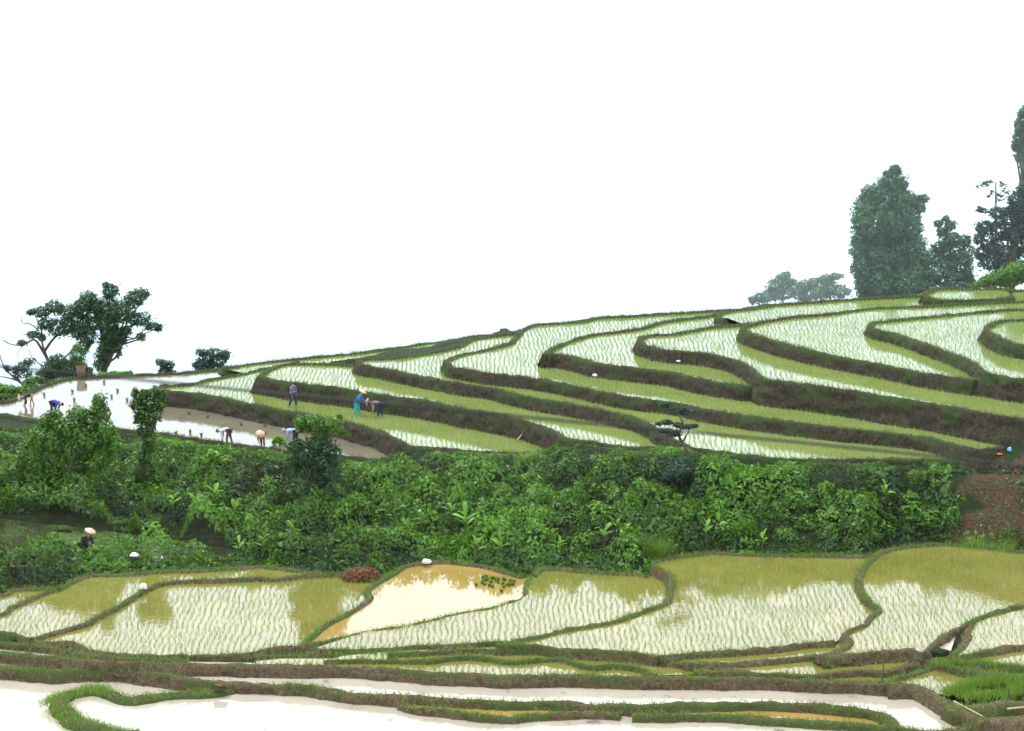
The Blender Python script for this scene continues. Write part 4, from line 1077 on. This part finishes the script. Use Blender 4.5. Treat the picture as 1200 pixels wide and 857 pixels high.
def person(label, loc, rz, torso_deg, hip_z, top, trousers, hat, stride=0.12, arms=None, kneel=False, sc=1.0, sleeves=True, head_pitch=None, feet=None):
    r = empty('person', loc, R(rz)); r.scale = (sc, sc, sc); tag(r, label, 'person')
    a = R(torso_deg); c, s = math.cos(a), math.sin(a)
    J = {}
    J['pelvis'] = Vector((0, 0, hip_z))
    d = Vector((c, 0, s)); nrm = Vector((-s, 0, c))
    J['spine'] = J['pelvis'] + d * 0.2 + nrm * 0.03
    J['chest'] = J['pelvis'] + d * 0.38 + nrm * 0.03
    J['neckbase'] = J['pelvis'] + d * 0.49
    ha = R(torso_deg if head_pitch is None else head_pitch); hd = Vector((math.cos(ha), 0, math.sin(ha)))
    hf = Vector((math.sin(ha), 0, -math.cos(ha)))
    J['neck'] = J['neckbase'] + hd * 0.06
    J['head'] = J['neck'] + hd * 0.11
    J['crown'] = J['head'] + hd * 0.09
    J['nose'] = J['head'] + hf * 0.105 - hd * 0.01
    J['chin'] = J['head'] + hf * 0.06 - hd * 0.07
    for sg, q in ((1, 'l'), (-1, 'r')):
        J['ear' + q] = J['head'] + Vector((0, sg * 0.085, 0))
        J['hip' + q] = J['pelvis'] + Vector((0, sg * 0.085, -0.03))
        if kneel:
            J['knee' + q] = Vector((0.34, sg * 0.14, 0.30 if sg > 0 else 0.08)); J['ankle' + q] = Vector((0.02 if sg > 0 else -0.10, sg * 0.13, 0.06))
        else:
            f = stride * sg
            J['knee' + q] = Vector((f * 0.5 + 0.05, sg * 0.10, hip_z * 0.52)); J['ankle' + q] = Vector((f, sg * 0.10, 0.07))
        J['toe' + q] = J['ankle' + q] + Vector((0.16, 0, -0.04)); J['heel' + q] = J['ankle' + q] + Vector((-0.05, 0, -0.045))
        J['sh' + q] = J['neckbase'] - d * 0.05 + Vector((0, sg * 0.17, 0))
        tgt = (arms or {}).get(q, (0.28, 0.10, 0.24))
        hand = Vector((tgt[0], sg * tgt[1], tgt[2]))
        v = hand - J['sh' + q]
        L = min(v.length, 0.53); v = v.normalized() * L; hand = J['sh' + q] + v
        bend = math.sqrt(max(0, 0.27 ** 2 - (L / 2) ** 2))
        J['el' + q] = J['sh' + q] + v * 0.5 + Vector((-0.5, sg * 0.5, -0.4)).normalized() * bend
        J['wr' + q] = hand
        pd_ = (hand - J['el' + q]).normalized()
        J['palm' + q] = hand + pd_ * 0.06
        side = pd_.cross(Vector((0, 1, 0))); side = side.normalized() if side.length > 0.01 else Vector((1, 0, 0))
        for k, (off, ln) in enumerate(((-0.03, 0.06), (-0.01, 0.075), (0.01, 0.07), (0.03, 0.055))):
            J['f%d%s' % (k, q)] = J['palm' + q] + side * off + pd_ * (0.02 + ln * 0.5)
            J['g%d%s' % (k, q)] = J['f%d%s' % (k, q)] + pd_ * ln * 0.4 + Vector((0, -sg * 0.018, -0.01))
        J['th' + q] = hand + pd_ * 0.03 + side * 0.04; J['tt' + q] = J['th' + q] + pd_ * 0.035 + side * 0.01
    E = [('pelvis', 'spine'), ('spine', 'chest'), ('chest', 'neckbase'), ('neckbase', 'neck'), ('neck', 'head'), ('head', 'crown'), ('head', 'nose'), ('neck', 'chin')]
    rad = dict(pelvis=0.115, spine=0.105, chest=0.125, neckbase=0.075, neck=0.048, head=0.085, crown=0.06, nose=0.014, chin=0.03)
    for q in 'lr':
        E += [('pelvis', 'hip' + q), ('hip' + q, 'knee' + q), ('knee' + q, 'ankle' + q), ('ankle' + q, 'toe' + q), ('ankle' + q, 'heel' + q), ('chest', 'sh' + q), ('sh' + q, 'el' + q), ('el' + q, 'wr' + q), ('wr' + q, 'palm' + q), ('head', 'ear' + q), ('wr' + q, 'th' + q), ('th' + q, 'tt' + q)]
        rad.update({'hip' + q: 0.08, 'knee' + q: 0.052, 'ankle' + q: 0.034, 'toe' + q: 0.03, 'heel' + q: 0.028, 'sh' + q: 0.052, 'el' + q: 0.036, 'wr' + q: 0.024, 'palm' + q: (0.034, 0.016), 'ear' + q: 0.018, 'th' + q: 0.011, 'tt' + q: 0.009})
        for k in range(4):
            E += [('palm' + q, 'f%d%s' % (k, q)), ('f%d%s' % (k, q), 'g%d%s' % (k, q))]
            rad['f%d%s' % (k, q)] = 0.009; rad['g%d%s' % (k, q)] = 0.0075
    skin_obj('body', J, E, rad, M['skin'], r)
    tr = {k: rad[k] + x for k, x in (('spine', 0.03), ('pelvis', 0.05), ('chest', 0.035), ('neckbase', 0.02))}
    for q in 'lr':
        tr['sh' + q] = 0.075; tr['el' + q] = 0.06
        if sleeves: tr['wr' + q] = 0.042
    skin_obj('top', J, E, tr, top, r)
    if trousers is not None:
        tt = {'pelvis': 0.15}
        for q in 'lr': tt['hip' + q] = 0.11; tt['knee' + q] = 0.08; tt['ankle' + q] = 0.055
        skin_obj('trousers', J, E, tt, trousers, r)
    tilt = (0, math.pi / 2 - ha)
    if hat in ('cone', 'cone_pale', 'cone_white'):
        cone_hat(r, J['head'] + hd * 0.085, M[{'cone': 'straw', 'cone_pale': 'straw_pale', 'cone_white': 'white'}[hat]], tilt=tilt)
    elif hat is not None:
        dome(r, 'cap' if hat != 'hair' else 'hair', J['head'] + hd * 0.005, 0.108, M[hat] if hat != 'hair' else M['hair'], (0, tilt[1], 0), 0.35 if hat != 'hair' else 0.0)
    return r
def foot(u, v, z): return tuple(onz(u, v, z) + np.array([0, 0, -0.08]))
navy = cloth('navy_cloth', (0.012, 0.014, 0.05)); black = cloth('black_cloth', (0.012, 0.010, 0.014), (0.03, 0.02, 0.03))
blue = cloth('bright_blue_cloth', (0.02, 0.10, 0.42)); teal = cloth('teal_cloth', (0.02, 0.26, 0.27)); rblue = cloth('royal_blue_cloth', (0.015, 0.02, 0.20))
greyw = cloth('pale_grey_cloth', (0.36, 0.40, 0.44)); brown = cloth('brown_cloth', (0.07, 0.04, 0.025)); tan = cloth('tan_cloth', (0.42, 0.28, 0.16)); pale_blue = cloth('pale_blue_cloth', (0.22, 0.28, 0.42))
pat = cloth('patterned_navy', (0.02, 0.03, 0.10), (0.18, 0.22, 0.30), 24); chk = cloth('checked_cloth', (0.05, 0.02, 0.03), (0.55, 0.36, 0.36), 22); M['grey_cap'] = cloth('grey_cap', (0.30, 0.33, 0.38)); M['dark_cap'] = cloth('dark_cap', (0.03, 0.035, 0.02))
dkgreen = cloth('dark_green_cloth', (0.012, 0.022, 0.016)); pink = cloth('pink_cloth', (0.45, 0.10, 0.25))
person('person in dark clothes and pale straw hat stooping by the bund at far left', foot(38, 475, 0), 200, -12, 0.74, black, None, 'cone_pale', arms={'l': (0.42, 0.1, 0.15), 'r': (0.46, 0.08, 0.18)})
person('person in a royal blue jacket bent low behind the big rounded bush', foot(62, 484, 0), -20, -8, 0.74, rblue, navy, 'hair')
person('person in pale grey shirt and brown trousers bending to the left in the pond', foot(269, 518, 0), 172, -6, 0.76, greyw, brown, 'dark_cap', arms={'l': (0.36, 0.1, 0.2), 'r': (0.44, 0.1, 0.2)})
person('person bent over towards the camera with a tan back and dark trousers', foot(308, 522, 0), -95, 8, 0.74, tan, black, 'cone_pale', arms={'l': (0.3, 0.14, 0.2), 'r': (0.3, 0.14, 0.2)})
person('person in pale blue shirt and grey cap bending beside the layered tree', foot(347, 520, 0), 175, 4, 0.78, pale_blue, navy, 'grey_cap', arms={'l': (0.5, 0.1, 0.22), 'r': (0.52, 0.1, 0.25)})
p6 = person('bareheaded person in patterned navy clothes walking upright on the second terrace', foot(343, 476, 0.9 * ZS), -35, 82, 0.80, pat, navy, 'hair', stride=0.2, arms={'l': (0.10, 0.26, 0.75), 'r': (0.2, 0.28, 0.72)}, head_pitch=50)
tubes('sash', [(np.array([[0.13 * math.cos(t), 0.16 * math.sin(t), 0.92] for t in np.linspace(0, 2 * math.pi, 17)]), np.full(17, 0.035))], pink, p6)
p7 = person('person in bright blue coat and teal trousers under a yellow conical hat', foot(418, 486, 0.9 * ZS), -15, 58, 0.80, blue, teal, 'cone', arms={'l': (0.48, 0.1, 0.85), 'r': (0.46, 0.12, 0.82)}, head_pitch=62)
person('person in a checked shirt and pale hat bending beside the one in blue', foot(446, 488, 0.9 * ZS), 178, 10, 0.78, chk, navy, 'cone_pale', arms={'l': (0.42, 0.1, 0.22), 'r': (0.46, 0.08, 0.26)})
pk = hit(97, 648)
person('person in black clothes and round pale hat kneeling on the lower left plot', tuple(pk), -25, 48, 0.40, black, dkgreen, 'cone_pale', kneel=True, arms={'l': (0.55, 0.12, 0.2), 'r': (0.55, 0.12, 0.2)}, sc=1.1, head_pitch=66)

# ------------------------------------------------------------------ small things
def lump(name, label, cat, loc, r3, mat, seed=0, rough=0.12, sub=3):
    bm = bmesh.new(); bmesh.ops.create_icosphere(bm, subdivisions=sub, radius=1)
    for v in bm.verts:
        n_ = mnoise.noise(v.co * 1.7 + Vector((seed * 3.1, 0, 0))) + 0.5 * mnoise.noise(v.co * 4 + Vector((seed, 5, 0)))
        v.co = v.co * (1 + rough * 2 * n_)
        if v.co.z < -0.4: v.co.z = -0.4
        v.co = Vector((v.co.x * r3[0], v.co.y * r3[1], (v.co.z + 0.4) * r3[2]))
    me = bpy.data.meshes.new(name); bm.to_mesh(me); bm.free(); me.materials.append(mat)
    for p_ in me.polygons: p_.use_smooth = True
    o = link(name, me, None, tuple(loc)); tag(o, label, cat)
    return o
lump('white_sack', 'long white sack lying on the grass below the grey brush pile', 'sack', hit(186, 658) + np.array([0, 0, 0.05]), (0.34, 0.16, 0.14), M['white'], 1)
lump('white_sack', 'round white bag on the bund between the two left rice fields', 'sack', onz(168, 690, -1.0), (0.17, 0.15, 0.17), M['white'], 2)
lump('white_sack', 'white bag on the far bund of the ochre pond', 'sack', onz(500, 660, -0.98), (0.22, 0.16, 0.14), M['white'], 3)
lump('white_sack', 'small white bag in the weeds just below the kneeling person', 'sack', hit(87, 658) + np.array([0, -0.2, 0.12]), (0.13, 0.12, 0.2), M['white'], 4)
lump('white_sack', 'tiny white bag at the plot end under the bank', 'sack', hit(241, 658) + np.array([0, 0, 0.05]), (0.08, 0.08, 0.09), M['white'], 5)
lump('white_sack', 'small white bundle on the dark riser near the right edge', 'sack', onz(1188, 512, 3.35 * ZS), (0.16, 0.12, 0.16), M['white'], 6)
lump('plastic_bag', 'small blue bag where the terraces end at right', 'bag', hit(1183, 530) + np.array([0, 0, 0.05]), (0.1, 0.1, 0.14), cloth('blue_bag', (0.10, 0.32, 0.60)), 7)
lump('red_cloth', 'small red cloth on the path at the right edge', 'cloth', hit(1171, 534) + np.array([0, 0, 0.05]), (0.15, 0.1, 0.05), cloth('red_cloth_mat', (0.50, 0.06, 0.05)), 8)
lump('blue_bundle', 'pale blue bundle left of the dark carrying basket', 'bundle', hit(145, 660) + np.array([0, 0, 0.1]), (0.15, 0.12, 0.12), cloth('bundle_blue', (0.25, 0.45, 0.60)), 9)
def basket(label, loc, r0, r1, h, mat, fill=None):
    root = empty('woven_basket', loc); tag(root, label, 'basket')
    n = 28; rows = 12; V = []; Q = []
    for i in range(rows + 1):
        t = i / rows
        for k in range(n):
            a = 2 * math.pi * k / n; q = (r0 + (r1 - r0) * t) * (1 + (0.035 if (k + i) % 2 else -0.01))
            V.append((q * math.cos(a), q * math.sin(a), h * t))
    for i in range(rows):
        for k in range(n): Q.append((i * n + k, i * n + (k + 1) % n, (i + 1) * n + (k + 1) % n, (i + 1) * n + k))
    link('wall', mesh_np('wall', np.array(V), np.array(Q), mat), root)
    tubes('rim', [(np.array([[r1 * math.cos(t), r1 * math.sin(t), h] for t in np.linspace(0, 2 * math.pi, 25)]), np.full(25, 0.018))], mat, root)
    return root
bq = onz(95, 441, 0.15)
basket('tall brown woven basket standing on the far bund of the left pond', tuple(bq), 0.24, 0.31, 0.62, M['basket'])
bq = hit(158, 662)
basket('dark carrying basket with a white bundle on top by the lower left plot', tuple(bq), 0.15, 0.20, 0.42, cloth('dark_wicker', (0.02, 0.035, 0.025)))
lump('white_bundle', 'white cloth bundle on top of the dark carrying basket', 'bundle', bq + np.array([0, 0, 0.38]), (0.21, 0.19, 0.13), M['white'], 12)
def brush_pile(label, loc, rx, ry, rz_, mat, n=900, L=0.28):
    P = rng.normal(size=(n, 3)); P /= np.linalg.norm(P, axis=1)[:, None]; P[:, 2] = np.abs(P[:, 2])
    P *= (rng.random(n) ** 0.35)[:, None] * np.array([rx, ry, rz_])
    d = rng.normal(size=(n, 3)) * np.array([1, 1, 0.45]); d /= np.linalg.norm(d, axis=1)[:, None]
    s_ = np.cross(d, rng.normal(size=(n, 3))); s_ /= np.linalg.norm(s_, axis=1)[:, None]
    V = np.stack([P - d * L / 2 - s_ * 0.012, P - d * L / 2 + s_ * 0.012, P + d * L / 2 + s_ * 0.008, P + d * L / 2 - s_ * 0.008], 1).reshape(-1, 3)
    r = empty('brush_pile', tuple(loc)); tag(r, label, 'brush pile')
    link('twigs', mesh_np('twigs', V, np.arange(n * 4).reshape(-1, 4), M[mat], {'tint': np.repeat(rng.random(n), 4)}), r)
    lump_ = lump('core', None, None, (0, 0, 0), (rx * 0.6, ry * 0.6, rz_ * 0.4), M['basket'], 3); lump_.parent = r
brush_pile('reddish brown heap of dead fern on the bund left of the ochre pond', onz(424, 678, -1.15), 0.85, 0.5, 0.48, 'brush', 2600)
brush_pile('grey heap of dry brushwood at the foot of the slope above the long white sack', hit(196, 652), 0.95, 0.6, 0.42, 'greybrush', 2200)
brush_pile('small brown litter heap in the undergrowth left of the long grass tuft', hit(738, 640) + np.array([0, -0.3, 0.3]), 0.55, 0.4, 0.3, 'greybrush', 700)
def stick(name, label, cat, pts, r, mat='wood'):
    P = np.array(pts, float); o0 = P[0].copy()
    root = tubes(name, [(P - o0, np.linspace(r, r * 0.7, len(P)))], M[mat], None); root.location = o0; tag(root, label, cat)
    return root
stick('wooden_stake', 'thin dark stake standing in the bund of the long white pond at right', 'stake', [onz(1034, 800, -0.95), onz(1034, 800, -0.95) + np.array([0.02, 0, 0.5]), onz(1034, 800, -0.95) + np.array([-0.02, 0, 1.02])], 0.03, 'bark')
stick('wooden_stake', 'thin stake on the grassy mound in the lower right corner', 'stake', [onz(1178, 832, -1.02), onz(1180, 832, -1.02) + np.array([0.02, 0, 0.45]), onz(1180, 832, -1.02) + np.array([0.05, 0, 0.9])], 0.025, 'bark')
stick('bamboo_pole', 'split bamboo gutter lying along the bund at the right end of the white pond', 'pole', [onz(1118, 822, -0.84), onz(1131, 829, -0.84), onz(1152, 840, -0.84)], 0.035)
stick('bamboo_pole', 'pale pole lying across the right edge on the brown bank', 'pole', [onz(1180, 831, -0.9), onz(1200, 829, -0.85), onz(1260, 828, -0.85)], 0.04)
stick('dead_branch', 'pale dead branch lying on the weeds at the far left', 'branch', [hit(4, 674) + np.array([0, -0.3, 0.45]), hit(25, 673) + np.array([0, -0.3, 0.45]), hit(50, 671) + np.array([0, -0.3, 0.4])], 0.035)
stick('dead_branch', 'pale broken stick on the riser at the end of the second terrace', 'branch', [onz(606, 516, 1.0), onz(610, 511, 1.1), onz(614, 504, 1.35)], 0.03)
stick('dead_branch', 'pale stick beside the reddish heap of dead fern', 'branch', [onz(404, 660, -1.1), onz(412, 661, -1.15), onz(430, 664, -1.1)], 0.03)
lump('white_rag', 'pale rag caught on the riser below the big pointed field', 'rag', onz(697, 441, 2.98), (0.13, 0.06, 0.09), M['white'], 21, 0.3)
lump('white_rag', 'small pale litter on the riser left of the nested field', 'rag', onz(795, 424, 3.6), (0.11, 0.06, 0.07), M['white'], 22, 0.3)
lump('mud_clod', 'dark clod at the left end of the bund over the white pond', 'clod', onz(258, 807, -1.22), (0.28, 0.18, 0.14), M['bank_low'], 25, 0.3)
for (u, v, z, r3, gm) in [(1098, 768, -0.76, (0.5, 0.35, 0.2), 'ground'), (852, 373, 3.1, (0.9, 0.8, 0.42), 'bank_up'), (270, 438, 0.15, (0.8, 0.8, 0.34), 'bank_up')]:
    o = lump('earth_mound', None, None, onz(u, v, z), r3, M[gm], u * 0.1, 0.14, 4); tag(o, kind='structure')
    at = o.data.attributes.new('grass', 'FLOAT', 'POINT'); at.data.foreach_set('value', np.full(len(o.data.vertices), 0.5, dtype=np.float32))
# seedling bundles waiting on the ponds
def bundle_mesh():
    n = 60
    a = rng.random(n) * 6.28; rr = rng.random(n) * 0.05
    P = np.column_stack([np.cos(a) * rr, np.sin(a) * rr, np.zeros(n)])
    Vb, Pb, tb = blades(P, 0.22 * (0.7 + 0.5 * rng.random(n)), np.full(n, 0.028), 0.45, rng.random(n) * 0.5)
    return mesh_np('seedling_bundle', Vb, Pb, M['grass'], {'tint': tb})
bmesh_ = bundle_mesh()
for (u, v, where) in [(52, 464, 'near the stooping worker at far left'), (85, 460, 'left of the basket reflection'), (101, 453, 'just right of the basket reflection'), (122, 449, 'close under the far bund of the left pond'), (87, 470, 'in the middle of the left pond'), (138, 459, 'right part of the left pond'), (131, 466, 'over the big rounded bush'), (149, 470, 'beside the columnar tree'), (83, 446, 'at the bund left of the basket'), (60, 452, 'by the curved bund at left'),
                      (206, 509, 'right beside the columnar tree'), (223, 507, 'between the columnar tree and the bending worker'), (236, 511, 'behind the worker in grey'), (215, 513, 'at the near bund of the pond'), (222, 486, 'under the brown riser, left one'), (243, 490, 'under the brown riser, middle one'), (283, 499, 'under the brown riser, right one'), (311, 500, 'over the straw hatted worker')]:
    o = link('seedling_bundle', bmesh_, None, tuple(onz(u, v, 0.0))); o.rotation_euler = (0, 0, rng.uniform(0, 6))
    tag(o, 'small green bundle of rice seedlings ' + where, 'seedling bundle', 'seedling bundles on the left pond')
for k in range(26):
    u = 566 + (k % 9) * 4.6 + rng.normal() * 1.2; v = 676 + (k // 9) * 4.5 + (k % 9) * 0.9 + rng.normal() * 0.8
    if k > 21: u, v = [(558, 687), (590, 689), (588, 694), (570, 681)][k - 22]
    o = link('seedling_bundle', bmesh_, None, tuple(onz(u, v, -1.12))); o.rotation_euler = (0, 0, rng.uniform(0, 6)); o.scale = (1, 1, 0.7)
    tag(o, 'dark green bundle of rice seedlings clustered in the right corner of the ochre pond', 'seedling bundle', 'seedling bundles in the ochre pond')

# --- overhead cable, close to the camera
cp = [(-1500, 290), (-700, 362), (140, 443), (300, 459), (460, 474), (580, 485), (700, 497), (860, 511), (1000, 525), (1200, 546), (1900, 622), (2700, 715)]
W = np.array([aty(u, v, 10.0) for u, v in cp]); c0 = W[0].copy()
W = catmull(W - c0, 0.15)
o = tubes('overhead_cable', [(W, np.full(len(W), 0.0068))], M['cable'], None); o.location = c0
tag(o, 'thin dark out of focus cable hanging across the terraces close to the viewer', 'cable')

# --- haze: closed box round everything, sky outside
def air(name, x0, x1, y0, y1, z0, z1, dens, color):
    bm = bmesh.new(); bmesh.ops.create_cube(bm, size=1)
    for q in bm.verts:
        q.co = Vector((x0 + (q.co.x + 0.5) * (x1 - x0), y0 + (q.co.y + 0.5) * (y1 - y0), z0 + (q.co.z + 0.5) * (z1 - z0)))
    me = bpy.data.meshes.new(name); bm.to_mesh(me); bm.free()
    m, t, out = newmat(name + '_air')
    pv = t.nodes.new("ShaderNodeVolumePrincipled")
    pv.inputs['Color'].default_value = (*color, 1)
    pv.inputs['Density'].default_value = dens
    pv.inputs['Anisotropy'].default_value = 0.0
    t.links.new(pv.outputs[0], out.inputs['Volume'])
    me.materials.append(m)
    tag(link(name, me), kind='stuff')
air('haze', -6700, 6700, -6600, 6800, -236, 32, 0.00004, (0.97, 0.985, 1.0))
air('thin_mist', 13, 400, 142, 261, -120, 31, 0.0020, (0.84, 0.94, 1.0))
# the cloud that fills the valley behind the ridge
air('valley_mist', -6500, 6500, 262, 6600, -229, 75, 0.005, (0.875, 0.95, 1.0))
